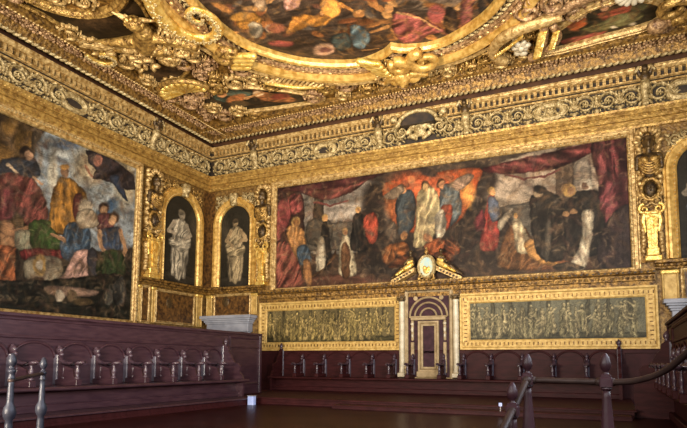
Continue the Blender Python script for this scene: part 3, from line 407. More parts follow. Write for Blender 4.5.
PD_CEIL = [["p",[[5.726,9.104],[12.668,5.968],[11.803,0.029],[1.41,4.68]],"3a2f28",-8.543,0.6,0.128],["p",[[6.762,8.636],[12.668,5.968],[11.909,3.985],[10.056,4.517],[8.533,5.917],[6.614,6.411]],"54483f",-9.385,0.8,0.116],["e",7.522,7.373,0.11,-0.056,-0.037,-0.054,"5a3a2e",0.4,0.3],["e",7.578,7.437,0.052,-0.023,-0.041,-0.064,"b08050",0.35,0.18],["e",6.771,6.386,0.308,0.034,-0.028,-0.085,"a57a4a",0.4,0.3],["e",11.474,5.802,0.134,0.027,0.003,-0.082,"a57a4a",0.4,0.3],["e",11.529,5.893,0.051,-0.023,-0.017,-0.072,"a06c40",0.35,0.18],["e",5.816,6.58,0.142,-0.062,-0.071,-0.095,"5a3a2e",0.4,0.3],["e",5.143,5.654,0.006,-0.228,-0.127,-0.076,"a57a4a",0.4,0.3],["e",5.188,5.81,0.062,-0.028,-0.067,-0.088,"b08050",0.35,0.18],["e",7.846,5.69,0.14,-0.082,-0.05,-0.086,"5a3a2e",0.4,0.3],["e",10.642,6.026,0.149,-0.025,-0.018,-0.096,"54341f",0.4,0.3],["e",10.661,6.11,0.052,-0.023,-0.023,-0.072,"33241a",0.35,0.18],["e",6.82,6.768,0.202,-0.031,-0.038,-0.075,"6a4028",0.4,0.3],["e",7.996,5.657,0.163,0.058,-0.007,-0.074,"6a4028",0.4,0.3],["e",7.987,5.811,0.057,-0.026,-0.043,-0.082,"33241a",0.35,0.18],["e",10.969,5.765,0.087,-0.091,-0.039,-0.074,"9a6a3c",0.4,0.3],["e",5.029,5.583,0.38,0.022,-0.04,-0.081,"a57a4a",0.4,0.3],["e",5.08,5.759,0.063,-0.028,-0.068,-0.089,"33241a",0.35,0.18],["e",7.269,4.663,0.108,-0.14,-0.08,-0.104,"7a4d2c",0.4,0.3],["e",6.523,7.0,0.08,-0.082,-0.054,-0.055,"9a6a3c",0.4,0.3],["e",6.514,7.142,0.055,-0.025,-0.051,-0.07,"a06c40",0.35,0.18],["e",11.444,4.164,0.179,0.13,0.018,-0.088,"54341f",0.4,0.3],["e",6.618,7.913,0.264,-0.066,-0.054,-0.085,"9a6a3c",0.4,0.3],["e",6.69,7.988,0.052,-0.023,-0.046,-0.06,"a06c40",0.35,0.18],["e",11.719,5.426,0.167,0.028,0.005,-0.131,"a57a4a",0.4,0.3],["e",8.699,6.444,0.134,-0.063,-0.044,-0.087,"5a3a2e",0.4,0.3],["e",8.777,6.513,0.053,-0.024,-0.035,-0.071,"b08050",0.35,0.18],["e",9.053,6.879,0.123,-0.155,-0.068,-0.082,"a57a4a",0.4,0.3],["e",8.328,6.552,0.086,-0.29,-0.079,-0.059,"4b4440",0.4,0.3],["e",8.494,6.581,0.054,-0.024,-0.037,-0.071,"33241a",0.35,0.18],["e",9.091,4.439,0.131,-0.061,-0.038,-0.097,"8a5c34",0.4,0.3],["e",10.398,3.432,0.197,-0.196,-0.062,-0.145,"9a6a3c",0.4,0.3],["e",10.482,3.572,0.061,-0.028,-0.028,-0.103,"33241a",0.35,0.18],["e",6.249,5.677,0.136,-0.143,-0.086,-0.099,"a57a4a",0.4,0.3],["e",10.834,5.368,0.126,-0.308,-0.045,-0.048,"6a4028",0.4,0.3],["e",10.981,5.425,0.054,-0.024,-0.021,-0.079,"b08050",0.35,0.18],["e",10.57,4.152,0.242,-0.065,-0.034,-0.156,"54341f",0.4,0.3],["e",7.564,7.627,0.052,-0.258,-0.057,-0.032,"9a6a3c",0.4,0.3],["e",7.697,7.686,0.051,-0.023,-0.04,-0.061,"b08050",0.35,0.18],["e",8.301,4.457,0.119,-0.26,-0.099,-0.114,"6a4028",0.4,0.3],["e",8.512,4.724,0.041,-0.169,-0.089,-0.078,"54341f",0.4,0.3],["e",8.573,4.87,0.06,-0.027,-0.041,-0.092,"33241a",0.35,0.18],["e",10.545,6.179,0.19,0.021,-0.004,-0.062,"7a4d2c",0.4,0.3],["e",10.233,3.787,0.215,0.137,0.01,-0.097,"7a4d2c",0.4,0.3],["e",10.401,3.843,0.061,-0.027,-0.028,-0.1,"a06c40",0.35,0.18],["e",10.723,5.049,0.124,-0.244,-0.073,-0.094,"7a4d2c",0.4,0.3],["e",8.666,5.869,0.099,-0.299,-0.06,-0.052,"54341f",0.4,0.3],["e",8.672,6.011,0.055,-0.025,-0.037,-0.077,"a06c40",0.35,0.18],["e",6.1,6.615,0.192,0.045,-0.021,-0.075,"4b4440",0.4,0.3],["e",8.677,6.163,0.124,0.0,-0.022,-0.086,"8a5c34",0.4,0.3],["e",8.733,6.251,0.054,-0.025,-0.036,-0.075,"33241a",0.35,0.18],["e",9.083,5.379,0.141,-0.1,-0.043,-0.082,"6a4028",0.4,0.3],["e",5.898,5.595,0.272,-0.012,-0.05,-0.102,"8a5c34",0.4,0.3],["e",6.089,5.651,0.061,-0.028,-0.059,-0.088,"33241a",0.35,0.18],["e",6.712,5.215,0.22,-0.037,-0.044,-0.09,"54341f",0.4,0.3],["e",10.261,5.376,0.073,-0.139,-0.046,-0.057,"4b4440",0.4,0.3],["e",10.366,5.42,0.055,-0.025,-0.026,-0.08,"a06c40",0.35,0.18],["e",6.149,5.751,0.056,-0.275,-0.127,-0.092,"7a4d2c",0.4,0.3],["e",7.672,6.512,0.08,-0.091,-0.047,-0.055,"9a6a3c",0.4,0.3],["e",7.851,6.573,0.055,-0.025,-0.042,-0.073,"a06c40",0.35,0.18],["e",9.902,3.44,0.19,-0.345,-0.076,-0.118,"9a6a3c",0.4,0.3],["e",11.715,5.554,0.124,-0.183,-0.056,-0.091,"7a4d2c",0.4,0.3],["e",11.673,5.694,0.051,-0.023,-0.016,-0.074,"33241a",0.35,0.18],["e",6.581,5.035,0.22,0.071,-0.025,-0.118,"5a3a2e",0.4,0.3],["e",7.043,6.809,0.194,-0.07,-0.054,-0.089,"4b4440",0.4,0.3],["e",7.179,6.864,0.055,-0.025,-0.046,-0.071,"a06c40",0.35,0.18],["e",7.343,6.536,0.155,-0.222,-0.074,-0.076,"8a5c34",0.4,0.3],["e",8.445,4.596,0.276,0.139,-0.001,-0.089,"5a3a2e",0.4,0.3],["e",8.394,4.806,0.061,-0.027,-0.042,-0.093,"33241a",0.35,0.18],["e",10.949,4.276,0.247,0.129,0.011,-0.113,"a57a4a",0.4,0.3],["e",9.374,5.411,0.084,-0.166,-0.058,-0.067,"7a4d2c",0.4,0.3],["e",9.522,5.439,0.056,-0.025,-0.032,-0.082,"33241a",0.35,0.18],["e",9.542,5.102,0.059,-0.202,-0.085,-0.077,"a57a4a",0.4,0.3],["e",5.888,5.26,0.043,-0.158,-0.139,-0.112,"7a4d2c",0.4,0.3],["e",5.924,5.433,0.063,-0.028,-0.062,-0.091,"33241a",0.35,0.18],["e",7.1,7.434,0.307,0.096,-0.011,-0.094,"5a3a2e",0.4,0.3],["e",8.62,5.008,0.139,-0.062,-0.061,-0.138,"9a6a3c",0.4,0.3],["e",8.651,5.089,0.059,-0.027,-0.04,-0.089,"b08050",0.35,0.18],["e",5.733,5.568,0.18,-0.063,-0.07,-0.107,"5a3a2e",0.4,0.3],["e",7.217,7.625,0.132,-0.161,-0.061,-0.058,"8a5c34",0.4,0.3],["e",7.325,7.65,0.052,-0.023,-0.043,-0.062,"b08050",0.35,0.18],["e",10.308,3.769,0.088,-0.128,-0.076,-0.135,"6a4028",0.4,0.3],["e",8.17,4.489,0.302,0.177,0.003,-0.147,"54341f",0.4,0.3],["e",8.346,4.545,0.062,-0.028,-0.044,-0.097,"b08050",0.35,0.18],["e",10.435,4.564,0.247,-0.128,-0.032,-0.101,"7a4d2c",0.4,0.3],["e",10.829,3.502,0.13,-0.023,-0.024,-0.144,"5a3a2e",0.4,0.3],["e",10.8,3.691,0.06,-0.027,-0.026,-0.101,"33241a",0.35,0.18],["e",8.696,4.641,0.191,-0.026,-0.046,-0.149,"54341f",0.4,0.3],["e",10.521,3.402,0.256,-0.008,-0.02,-0.145,"7a4d2c",0.4,0.3],["e",10.575,3.572,0.061,-0.028,-0.027,-0.103,"a06c40",0.35,0.18],["e",11.3,5.459,0.179,-0.082,-0.026,-0.103,"8a5c34",0.4,0.3],["e",7.46,7.123,0.147,-0.142,-0.051,-0.058,"7a4d2c",0.4,0.3],["e",7.467,7.228,0.053,-0.024,-0.043,-0.066,"33241a",0.35,0.18],["e",10.877,5.947,0.198,-0.034,-0.011,-0.064,"6a4028",0.4,0.3],["e",10.327,6.296,0.142,-0.004,-0.011,-0.076,"54341f",0.4,0.3],["e",10.411,6.349,0.051,-0.023,-0.024,-0.069,"a06c40",0.35,0.18],["e",10.544,4.36,0.088,-0.248,-0.088,-0.097,"5a3a2e",0.4,0.3],["e",9.652,3.912,0.173,-0.05,-0.03,-0.104,"a57a4a",0.4,0.3],["e",9.747,3.997,0.061,-0.028,-0.033,-0.1,"b08050",0.35,0.18],["e",4.778,6.008,0.188,-0.215,-0.132,-0.128,"a57a4a",0.4,0.3],["e",11.14,4.831,0.147,-0.18,-0.032,-0.062,"6a4028",0.4,0.3],["e",11.102,4.949,0.055,-0.025,-0.021,-0.084,"33241a",0.35,0.18],["e",5.801,6.04,0.351,0.12,-0.024,-0.113,"7a4d2c",0.4,0.3],["e",9.217,3.824,0.305,-0.005,-0.029,-0.134,"a57a4a",0.4,0.3],["e",9.148,3.989,0.062,-0.028,-0.038,-0.102,"a06c40",0.35,0.18],["e",9.265,6.3,0.159,-0.21,-0.044,-0.056,"7a4d2c",0.4,0.3],["e",11.469,5.032,0.12,0.058,0.017,-0.125,"9a6a3c",0.4,0.3],["e",11.416,5.184,0.054,-0.024,-0.019,-0.08,"b08050",0.35,0.18],["e",9.734,4.111,0.161,-0.213,-0.067,-0.115,"6a4028",0.4,0.3],["e",9.64,4.27,0.165,0.105,0.013,-0.133,"4b4440",0.4,0.3],["e",9.545,4.41,0.06,-0.027,-0.034,-0.095,"b08050",0.35,0.18],["e",9.047,3.721,0.189,-0.001,-0.039,-0.174,"8a5c34",0.4,0.3],["e",9.538,5.282,0.197,0.04,-0.011,-0.115,"6a4028",0.4,0.3],["e",9.572,5.374,0.056,-0.025,-0.032,-0.083,"a06c40",0.35,0.18],["e",9.613,4.024,0.114,-0.206,-0.06,-0.086,"8a5c34",0.4,0.3],["e",7.097,5.051,0.175,-0.147,-0.057,-0.081,"4b4440",0.4,0.3],["e",7.106,5.239,0.061,-0.028,-0.052,-0.091,"b08050",0.35,0.18],["e",11.578,5.232,0.098,-0.175,-0.057,-0.08,"8a5c34",0.4,0.3],["e",7.369,6.101,0.312,0.121,-0.01,-0.118,"8a5c34",0.4,0.3],["e",7.359,6.272,0.057,-0.026,-0.047,-0.078,"33241a",0.35,0.18],["e",8.477,6.199,0.201,-0.005,-0.033,-0.115,"54341f",0.4,0.3],["e",10.877,3.911,0.102,-0.21,-0.064,-0.093,"6a4028",0.4,0.3],["e",11.014,3.983,0.059,-0.027,-0.023,-0.096,"33241a",0.35,0.18],["e",9.047,6.464,0.204,-0.046,-0.037,-0.106,"6a4028",0.4,0.3],["e",5.752,7.171,0.15,-0.027,-0.063,-0.099,"9a6a3c",0.4,0.3],["e",5.765,7.304,0.056,-0.025,-0.056,-0.069,"33241a",0.35,0.18],["e",9.661,6.219,0.258,0.103,0.005,-0.1,"4b4440",0.4,0.3],["e",9.124,5.942,0.132,0.062,0.004,-0.072,"4b4440",0.4,0.3],["e",9.193,6.052,0.054,-0.025,-0.033,-0.076,"a06c40",0.35,0.18],["e",8.805,6.749,0.148,0.066,0.006,-0.096,"6a4028",0.4,0.3],["e",9.569,6.592,0.13,0.036,-0.002,-0.114,"4b4440",0.4,0.3],["e",9.675,6.653,0.051,-0.023,-0.028,-0.068,"33241a",0.35,0.18],["e",6.333,6.281,0.241,-0.125,-0.057,-0.08,"a57a4a",0.4,0.3],["e",8.62,6.359,0.181,0.054,-0.007,-0.088,"8a5c34",0.4,0.3],["e",8.542,6.508,0.054,-0.024,-0.037,-0.072,"a06c40",0.35,0.18],["e",6.051,7.048,0.305,0.034,-0.025,-0.064,"7a4d2c",0.4,0.3],["e",6.378,6.074,0.196,0.035,-0.042,-0.136,"6a4028",0.4,0.3],["e",6.584,6.158,0.059,-0.026,-0.053,-0.081,"b08050",0.35,0.18],["e",10.439,3.189,0.112,-0.302,-0.064,-0.083,"5a3a2e",0.4,0.3],["e",7.002,7.332,0.136,-0.009,-0.038,-0.084,"8a5c34",0.4,0.3],["e",6.954,7.433,0.053,-0.024,-0.046,-0.065,"33241a",0.35,0.18],["e",7.688,6.606,0.088,-0.211,-0.082,-0.069,"a57a4a",0.4,0.3],["e",9.129,5.103,0.135,-0.266,-0.073,-0.085,"8a5c34",0.4,0.3],["e",9.148,5.206,0.058,-0.026,-0.035,-0.086,"a06c40",0.35,0.18],["e",11.512,5.434,0.139,-0.05,-0.021,-0.106,"4b4440",0.4,0.3],["e",6.553,6.663,0.217,-0.056,-0.045,-0.077,"8a5c34",0.4,0.3],["e",6.744,6.713,0.056,-0.025,-0.05,-0.074,"33241a",0.35,0.18],["e",8.856,4.889,0.08,-0.161,-0.097,-0.113,"4b4440",0.4,0.3],["e",10.43,4.15,0.168,-0.025,-0.028,-0.153,"54341f",0.4,0.3],["e",10.364,4.279,0.059,-0.027,-0.028,-0.094,"b08050",0.35,0.18],["e",10.444,5.397,0.081,-0.131,-0.074,-0.104,"6a4028",0.4,0.3],["e",6.551,8.078,0.264,0.046,-0.017,-0.061,"8a5c34",0.4,0.3],["e",6.703,8.101,0.051,-0.023,-0.046,-0.059,"33241a",0.35,0.18],["e",8.219,6.661,0.211,0.079,-0.003,-0.089,"54341f",0.4,0.3],["e",8.193,7.234,0.036,-0.116,-0.097,-0.067,"9a6a3c",0.4,0.3],["e",8.231,7.334,0.051,-0.023,-0.037,-0.064,"33241a",0.35,0.18],["e",7.042,6.79,0.168,0.041,-0.017,-0.083,"4b4440",0.4,0.3],["e",6.295,7.112,0.243,-0.116,-0.063,-0.084,"6a4028",0.4,0.3],["e",6.414,7.167,0.055,-0.025,-0.051,-0.069,"b08050",0.35,0.18],["e",8.165,5.797,0.052,-0.152,-0.06,-0.052,"8a5c34",0.4,0.3],["e",8.335,6.283,0.159,-0.166,-0.08,-0.105,"5a3a2e",0.4,0.3],["e",8.37,6.414,0.055,-0.025,-0.038,-0.074,"b08050",0.35,0.18],["e",10.438,5.362,0.25,0.145,0.016,-0.11,"5a3a2e",0.4,0.3],["e",7.799,5.292,0.233,-0.06,-0.064,-0.145,"6a4028",0.4,0.3],["e",7.791,5.416,0.059,-0.027,-0.046,-0.087,"b08050",0.35,0.18],["e",8.251,4.87,0.27,-0.044,-0.035,-0.098,"6a4028",0.4,0.3],["e",8.017,4.406,0.237,-0.169,-0.05,-0.09,"54341f",0.4,0.3],["e",8.161,4.442,0.062,-0.028,-0.045,-0.098,"33241a",0.35,0.18],["e",8.284,6.281,0.092,-0.158,-0.055,-0.057,"a57a4a",0.4,0.3],["e",8.134,4.255,0.313,0.058,-0.035,-0.17,"54341f",0.4,0.3],["e",8.324,4.344,0.062,-0.028,-0.044,-0.099,"a06c40",0.35,0.18],["e",8.847,4.441,0.268,0.033,-0.019,-0.104,"8a5c34",0.4,0.3],["e",9.572,6.21,0.196,0.049,-0.005,-0.105,"9a6a3c",0.4,0.3],["e",9.618,6.271,0.053,-0.024,-0.03,-0.072,"b08050",0.35,0.18],["e",10.167,4.028,0.141,-0.15,-0.052,-0.107,"9a6a3c",0.4,0.3],["e",6.362,5.654,0.025,-0.176,-0.115,-0.079,"7a4d2c",0.4,0.3],["e",6.359,5.792,0.06,-0.027,-0.057,-0.086,"33241a",0.35,0.18],["e",5.654,6.624,0.113,-0.247,-0.097,-0.076,"9a6a3c",0.4,0.3],["e",5.775,5.287,0.119,-0.137,-0.089,-0.099,"54341f",0.4,0.3],["e",5.76,5.47,0.063,-0.028,-0.063,-0.091,"a06c40",0.35,0.18],["e",9.242,4.708,0.091,-0.12,-0.085,-0.13,"a57a4a",0.4,0.3],["p",[[5.688,6.029],[6.208,6.16],[6.248,5.777],[5.908,5.547],[5.526,5.719]],"94682e",4.424,0.8,0.154],["p",[[5.918,5.831],[6.151,5.631],[5.846,5.174],[5.551,5.306]],"9a9284",38.513,0.9,0.22],["e",6.243,5.396,0.096,-0.043,-0.098,-0.152,"b3a894",0.35,0.18],["e",5.835,6.147,0.288,-0.011,-0.072,-0.144,"a57838",0.35,0.18],["e",6.386,5.332,0.215,-0.097,-0.121,-0.191,"7a4a38",0.35,0.18],["p",[[5.834,4.865],[6.235,4.791],[6.483,4.573],[6.281,4.448],[5.877,4.629]],"a8524c",-15.463,0.5,0.141],["p",[[7.035,5.608],[7.353,5.556],[7.726,5.297],[8.218,5.604],[8.474,5.574],[8.213,5.258],[7.642,4.913],[7.194,5.066],[6.724,4.982],[6.579,5.047]],"c08238",27.345,0.6,0.173],["e",8.076,5.539,0.256,0.08,-0.043,-0.356,"c68a40",0.35,0.18],["l",[[8.352,5.544],[8.52,5.209]],0.108,0.077,"b57a3a"],["l",[[7.085,5.494],[6.579,5.047]],0.115,0.098,"b97f3c"],["p",[[6.568,6.762],[6.869,6.707],[6.617,6.153],[6.391,6.167]],"b59a80",37.449,0.6,0.188],["p",[[7.226,6.302],[7.565,6.313],[7.423,5.877],[7.026,5.881]],"b98d88",40.112,0.7,0.185],["e",7.069,3.928,0.314,-0.055,-0.119,-0.278,"a58470",0.3,0.18],["e",7.095,3.917,0.171,-0.03,-0.059,-0.139,"6a4440",0.35,0.18],["p",[[8.19,4.619],[8.492,4.531],[8.451,3.9],[8.108,3.518],[7.896,3.723]],"5b7180",54.325,0.8,0.225],["l",[[8.016,3.448],[8.463,3.359]],0.057,0.045,"8a6a44"],["p",[[7.467,4.342],[7.98,4.418],[7.887,3.836],[7.454,3.7]],"3d4a4c",30.883,0.5,0.189],["p",[[9.337,4.572],[9.668,4.604],[10.114,4.039],[10.367,3.445],[9.978,3.419],[9.519,3.21],[9.171,3.366],[9.138,3.897]],"8a4a48",29.464,1.0,0.223],["l",[[9.531,4.665],[9.954,4.203],[10.283,3.532]],0.064,0.045,"b98d60"],["e",9.385,4.907,0.101,-0.045,-0.064,-0.167,"b08050",0.35,0.18],["l",[[9.091,4.214],[8.559,4.157]],0.102,0.068,"a87848"],["e",10.371,4.198,0.229,0.036,-0.028,-0.368,"8a4644",0.35,0.18],["p",[[10.664,4.331],[10.868,4.152],[10.701,3.295],[10.39,3.335]],"2a211e",69.214,0.6,0.21],["p",[[11.035,4.421],[11.377,4.433],[11.069,3.515],[10.819,3.34]],"8e5050",70.587,0.8,0.201],["p",[[11.497,4.542],[11.77,4.499],[11.589,3.828],[11.374,3.746]],"2b2a2c",57.762,0.5,0.168],["p",[[11.33,5.234],[11.66,5.085],[11.404,4.338],[11.167,4.361]],"965658",70.674,0.8,0.177]]
PD_SIDER = [["p",[[12.581,5.371],[16.101,3.783],[16.726,-1.524],[11.892,0.641]],"26231c",-5.881,0.6,0.112],["e",13.538,2.405,0.257,-0.026,0.013,-0.423,"9c4f2c",0.3,0.18],["e",13.489,2.38,0.14,-0.063,-0.014,-0.23,"7c3a22",0.35,0.18],["p",[[13.095,1.71],[13.795,1.705],[14.187,1.971],[14.278,1.687],[13.832,1.379],[13.321,1.288]],"8e4640",16.45,0.8,0.122],["p",[[13.617,2.083],[14.096,2.154],[15.008,2.201],[15.021,1.832],[14.086,1.674],[13.705,1.895]],"5d5a3a",5.335,0.8,0.114],["e",14.199,2.826,0.111,-0.05,-0.003,-0.234,"b08468",0.35,0.18],["e",14.157,2.973,0.132,-0.059,-0.004,-0.209,"3a2a1c",0.35,0.18],["p",[[14.012,2.559],[14.376,2.573],[14.774,2.653],[14.825,2.371],[14.283,2.164]],"8a4434",4.393,0.6,0.109],["e",14.559,2.132,0.353,0.031,0.025,-0.189,"6a6a48",0.35,0.18],["e",14.841,1.725,0.07,-0.032,0.002,-0.077,"b5ac98",0.35,0.18],["e",14.421,1.77,0.071,-0.032,-0.0,-0.068,"b5ac98",0.35,0.18],["e",14.998,2.467,0.203,0.055,0.046,-0.222,"44452f",0.35,0.18]]
PD_SIDEL = [["p",[[2.674,4.77],[7.027,2.82],[5.123,-1.091],[-0.36,1.348]],"2b261e",-4.431,0.7,0.185],["p",[[2.395,2.935],[3.075,3.085],[3.782,2.769],[3.48,2.45],[2.517,2.406]],"485a54",-35.073,0.9,0.16],["e",3.033,2.494,0.406,0.022,-0.136,-0.243,"a86a40",0.35,0.18],["e",2.785,2.914,0.15,-0.067,-0.131,-0.17,"b08058",0.35,0.18],["p",[[3.841,2.743],[4.295,2.391],[4.852,1.682],[4.52,1.512],[3.74,2.021]],"8a5a38",-4.373,0.8,0.182],["e",3.901,2.492,0.179,-0.08,-0.118,-0.174,"c2a98a",0.35,0.18],["l",[[3.336,2.359],[4.058,2.497]],0.123,0.079,"b98a5c"],["e",4.443,2.02,0.333,-0.081,-0.105,-0.184,"7a3c30",0.35,0.18],["e",2.935,2.138,0.31,-0.138,-0.134,-0.185,"5a4a34",0.35,0.18]]
def exec_ceiling():
    Q = [(8.9, 3.52), (8.55, 3.27), (7.9, 3.12), (7.2, 3.3), (6.27, 3.89), (5.6, 4.77), (5.33, 5.5), (5.27, 6.4)]
    H = Q[1:]+[(x, 12.8-y) for x, y in Q[:-1][::-1]][:-1]
    left = [Q[0]]; seg = smooth_path(Q+[(x, 12.8-y) for x, y in Q[:-1][::-1]], 7, False)
    L = seg; Rr = [(17.8-x, y) for x, y in seg]
    path = Rr[:-1]+L[::-1][:-1]          # counter-clockwise seen in (u, v)
    t = thing('overhead_painting', 'great oval ceiling painting of crowded figures in a gilded frame', 'painting', 'C', (8.9, 6.4, 0))
    dense = []
    for i in range(len(path)):
        a = path[i]; b_ = path[(i+1) % len(path)]
        for q in range(3): dense.append((a[0]+(b_[0]-a[0])*q/3, a[1]+(b_[1]-a[1])*q/3))
    U, V = polar_grid(dense, 150, (8.9, 6.4))
    p = Painter(U, V, .03, '2a231f'); p.run(PD_CEIL); p.strokes(700, 5, ['8a6034', '6a4a2c', 'a07a48', '3a2a22', '5a3e2c', '4a4440'], .3, 5.3, 12.5, 3.2, 7.5, .4, 2.)
    grid_canvas(U, V, .06, p.finish(), 'canvas', t)
    f = MB().sweep(path, [(0, .04), (0, .18), (.04, .25), (.1, .28), (.16, .25), (.2, .18), (.2, .04)]).build('inner_moulding', 'gold_arch', t, smooth=False)
    g = MB().sweep(path, [(.19, .04), (.19, .12), (.44, .12), (.44, .04)]).build('leaf_band', 'umber', t)
    b = MB(); beads(b, path, .26, .13, .16, (.085, .035, .05), rot=.7); beads(b, path, .37, .13, .16, (.085, .035, .05), rot=-.7)
    b.build('leaves', 'gold_pale', g)
    MB().sweep(path, [(.43, .04), (.43, .2), (.47, .22), (.5, .2), (.5, .16), (.7, .16), (.7, .04)]).build('flat_band', 'gold_rose', t)
    b = MB(); beads(b, path, .6, .17, .24, (.07, .05, .03), rot=0); b.build('rosettes', 'gold_frame', g)
    MB().sweep(path, [(.69, .1), (.7, .26), (.76, .32), (.84, .34), (.9, .3), (.94, .2), (.95, .04)]).build('outer_moulding', 'gold_arch', t)
    k_ = MB().sweep(path, [(.94, .04), (.96, .11), (1.08, .11), (1.1, .22), (1.16, .25), (1.2, .22), (1.22, .02)]).build('edge_moulding', 'gold_frame', t)
    b = MB(); beads(b, path, 1.02, .12, .13, (.04, .04, .03)); b.build('beads', 'gold_pale', k_)
    # borders
    for lab, fr_pts in (('gilded garland moulding along the back edge of the ceiling', [(.35, .35), (17.5, .35)]), ('gilded garland moulding along the left edge of the ceiling', [(.35, 12.), (.35, .35)])):
        t = thing('garland_moulding', lab, 'moulding', 'C', (fr_pts[0][0], fr_pts[0][1], 0))
        P = [(x, y) for x, y in fr_pts]
        # inward is on the left hand of the travel direction: use negative offsets
        d = Vector((P[1][0]-P[0][0], P[1][1]-P[0][1])).normalized(); nin = Vector((-d.y, d.x))
        MB().sweep(P, [(.2, .01), (.2, .2), (.1, .3), (.02, .32), (-.08, .34), (-.15, .2), (-.2, .1), (-.64, .1), (-.66, .18), (-.74, .24), (-.84, .18), (-.86, .01)], False).build('ground', 'gold_deep', t)
        b = MB(); beads(b, P, -.02, .33, .17, (.12, .05, .07), False, .6, nu=8, nv=5); b.build('rope', 'gold_pale', t, smooth=True)
        b = MB()
        for row in range(5): beads(b, P, -.25-.085*row, .13, .11, (.06, .045, .06), False, 0, rng, .035)
        b.build('garland', 'gold_rose', t, smooth=True)
        b = MB(); beads(b, P, -.74, .24, .1, (.04, .025, .03), False, .5); b.build('bead_row', 'gold_frame', t)
    # side pictures
    prof = [(0, .04), (0, .14), (.04, .2), (.1, .2), (.13, .14), (.16, .2), (.22, .18), (.24, .02)]
    def shaped(name, label, pts, data, bg, cat='painting', fm='gold_frame', rr=60, k=4, prof=prof):
        t = thing(name, label, cat, 'C', (pts[0][0], pts[0][1], 0)); pa = smooth_path(pts, k)
        dn = smooth_path(pts, k*6); U, V = polar_grid(dn, rr)
        p = Painter(U, V, .03, bg)
        if data: p.run(data); p.strokes(120, 5, ['6a4a2c', '4a4432', '3a2a22', '8a6038'], .3, min(a for a, _ in pts), max(a for a, _ in pts), min(a for _, a in pts), max(a for _, a in pts), .4, 2.)
        else:
            for q in range(6): p.ellipse(pts[q % len(pts)][0]*.5+np.mean([a for a, _ in pts])*.5, pts[q % len(pts)][1]*.5+np.mean([a for _, a in pts])*.5, .4, 0, 0, .25, '3c2e20', .9, .5)
        grid_canvas(U, V, .05, p.finish(), 'canvas', t)
        MB().sweep(pa, prof).build('frame', fm, t)
        return t
    shaped('overhead_painting', 'small dark ceiling painting near the left back corner of the ceiling', [(2.0, 1.95), (3.3, 1.6), (4.86, 1.4), (5.6, 1.42), (5.2, 1.98), (4.5, 2.6), (3.75, 3.1), (3.15, 3.35), (2.5, 3.2), (1.9, 2.7)], PD_SIDEL, '2b261e', k=3, prof=[(0, .04), (0, .12), (.03, .16), (.08, .16), (.1, .12), (.14, .14), (.15, .02)])
    shaped('overhead_painting', 'dark ceiling painting with a reclining figure at the upper right', [(12.75, 1.45), (14.1, 1.55), (15.3, 1.72), (15.42, 2.25), (15.2, 2.66), (14.55, 2.98), (13.89, 2.92), (13.4, 2.55), (12.94, 2.1)], PD_SIDER, '26231c', k=3)
    thin = [(0, .02), (0, .1), (.04, .14), (.09, .12), (.1, .02)]
    shaped('umber_painting', 'larger plain dark brown ceiling picture beside the winged figure', [(1.42, 9.6), (1.42, 8.2), (1.4, 7.0), (1.9, 6.75), (2.9, 6.7), (3.7, 7.2), (4.0, 8.2), (4.0, 9.6)], None, '2e2416', 'painting', 'gold', 40, 3, thin)
    shaped('umber_painting', 'small dark brown ceiling picture between the winged figure and the shell', [(1.78, 5.42), (1.3, 4.7), (1.3, 3.95), (2.1, 4.3), (3.0, 4.8), (2.51, 5.25)], None, '2e2416', 'painting', 'gold', 40, 3, thin)
    # oval carved frame at the top left
    t = thing('oval_boss', 'round gilded carved boss at the top left of the ceiling', 'carving', 'C', (3.0, 8.95, 0))
    pa = [(3.0+1.15*math.cos(2*PI*i/48), 9.0+1.12*math.sin(2*PI*i/48)) for i in range(48)]
    MB().sweep(pa, [(0, .05), (0, .3), (.06, .36), (.14, .3), (.2, .34), (.28, .26), (.3, .04)]).build('rim', 'gold', t)
    MB().prism(pa, .04, .2).build('field', 'gold_deep', t)
    b = MB()
    for i in range(7):
        a = 2*PI*i/7; scroll_relief(b, 3.0+.72*math.cos(a), 9.0+.72*math.sin(a), .32, 1, a, .22, 2.5, 8)
    b.ell((3, 9, .3), (.25, .25, .2), 0, 12, 8); b.build('relief', 'gold_frame', t, smooth=True)
    # the scaled volute
    def drop(t, w):
        k = (w-.1)/8.67; fr, o, _ = INFO[t.name]
        t.location.x += (CAMLOC[0]-o[0])*k; t.location.y -= (-CAMLOC[1]-o[1])*k
    def tubething(name, label, cat, pts, rad, w, m, extra=None, flat=.8, em='gold_pale'):
        t = thing(name, label, cat, 'C', (pts[0][0], pts[0][1], 0))
        sp = smooth_path(pts, 6, False); n = len(sp)
        rr = [rad[0]+(rad[1]-rad[0])*i/(n-1) for i in range(n)]
        MB().tube([(x, y, w) for x, y in sp], rr, 10, flat).build('scroll', m, t, smooth=True)
        if extra:
            b = MB()
            for i in range(0, n, 1):
                x, y = sp[i]
                for s in (-1, 0, 1): b.ell((x+s*rr[i]*.45*math.cos(i), y+s*rr[i]*.45*math.sin(i), w+rr[i]*flat*.93), (.035, .035, .03), 0, 5, 4)
            b.build('scales', em, t)
        drop(t, w); return t
    tubething('scaled_volute', 'large bright scaled volute curling beside the great oval ceiling painting', 'carving',
              [(4.5, 7.9), (4.1, 7.2), (3.98, 6.6), (4.1, 6.1), (4.45, 5.82), (4.85, 5.9), (5.12, 6.25), (5.15, 6.65), (4.98, 6.92), (4.76, 6.86), (4.68, 6.62), (4.8, 6.45), (4.93, 6.55)], (.23, .05), .4, 'gold_bright', True, .6)
    tubething('c_scroll', 'small bright C-shaped scroll on the left garland moulding of the ceiling', 'carving',
              [(.8, 6.5), (.78, 6.2), (.9, 5.95), (1.15, 5.88), (1.35, 6.02), (1.36, 6.28), (1.2, 6.36)], (.07, .09), .32, 'gold_bright', True)
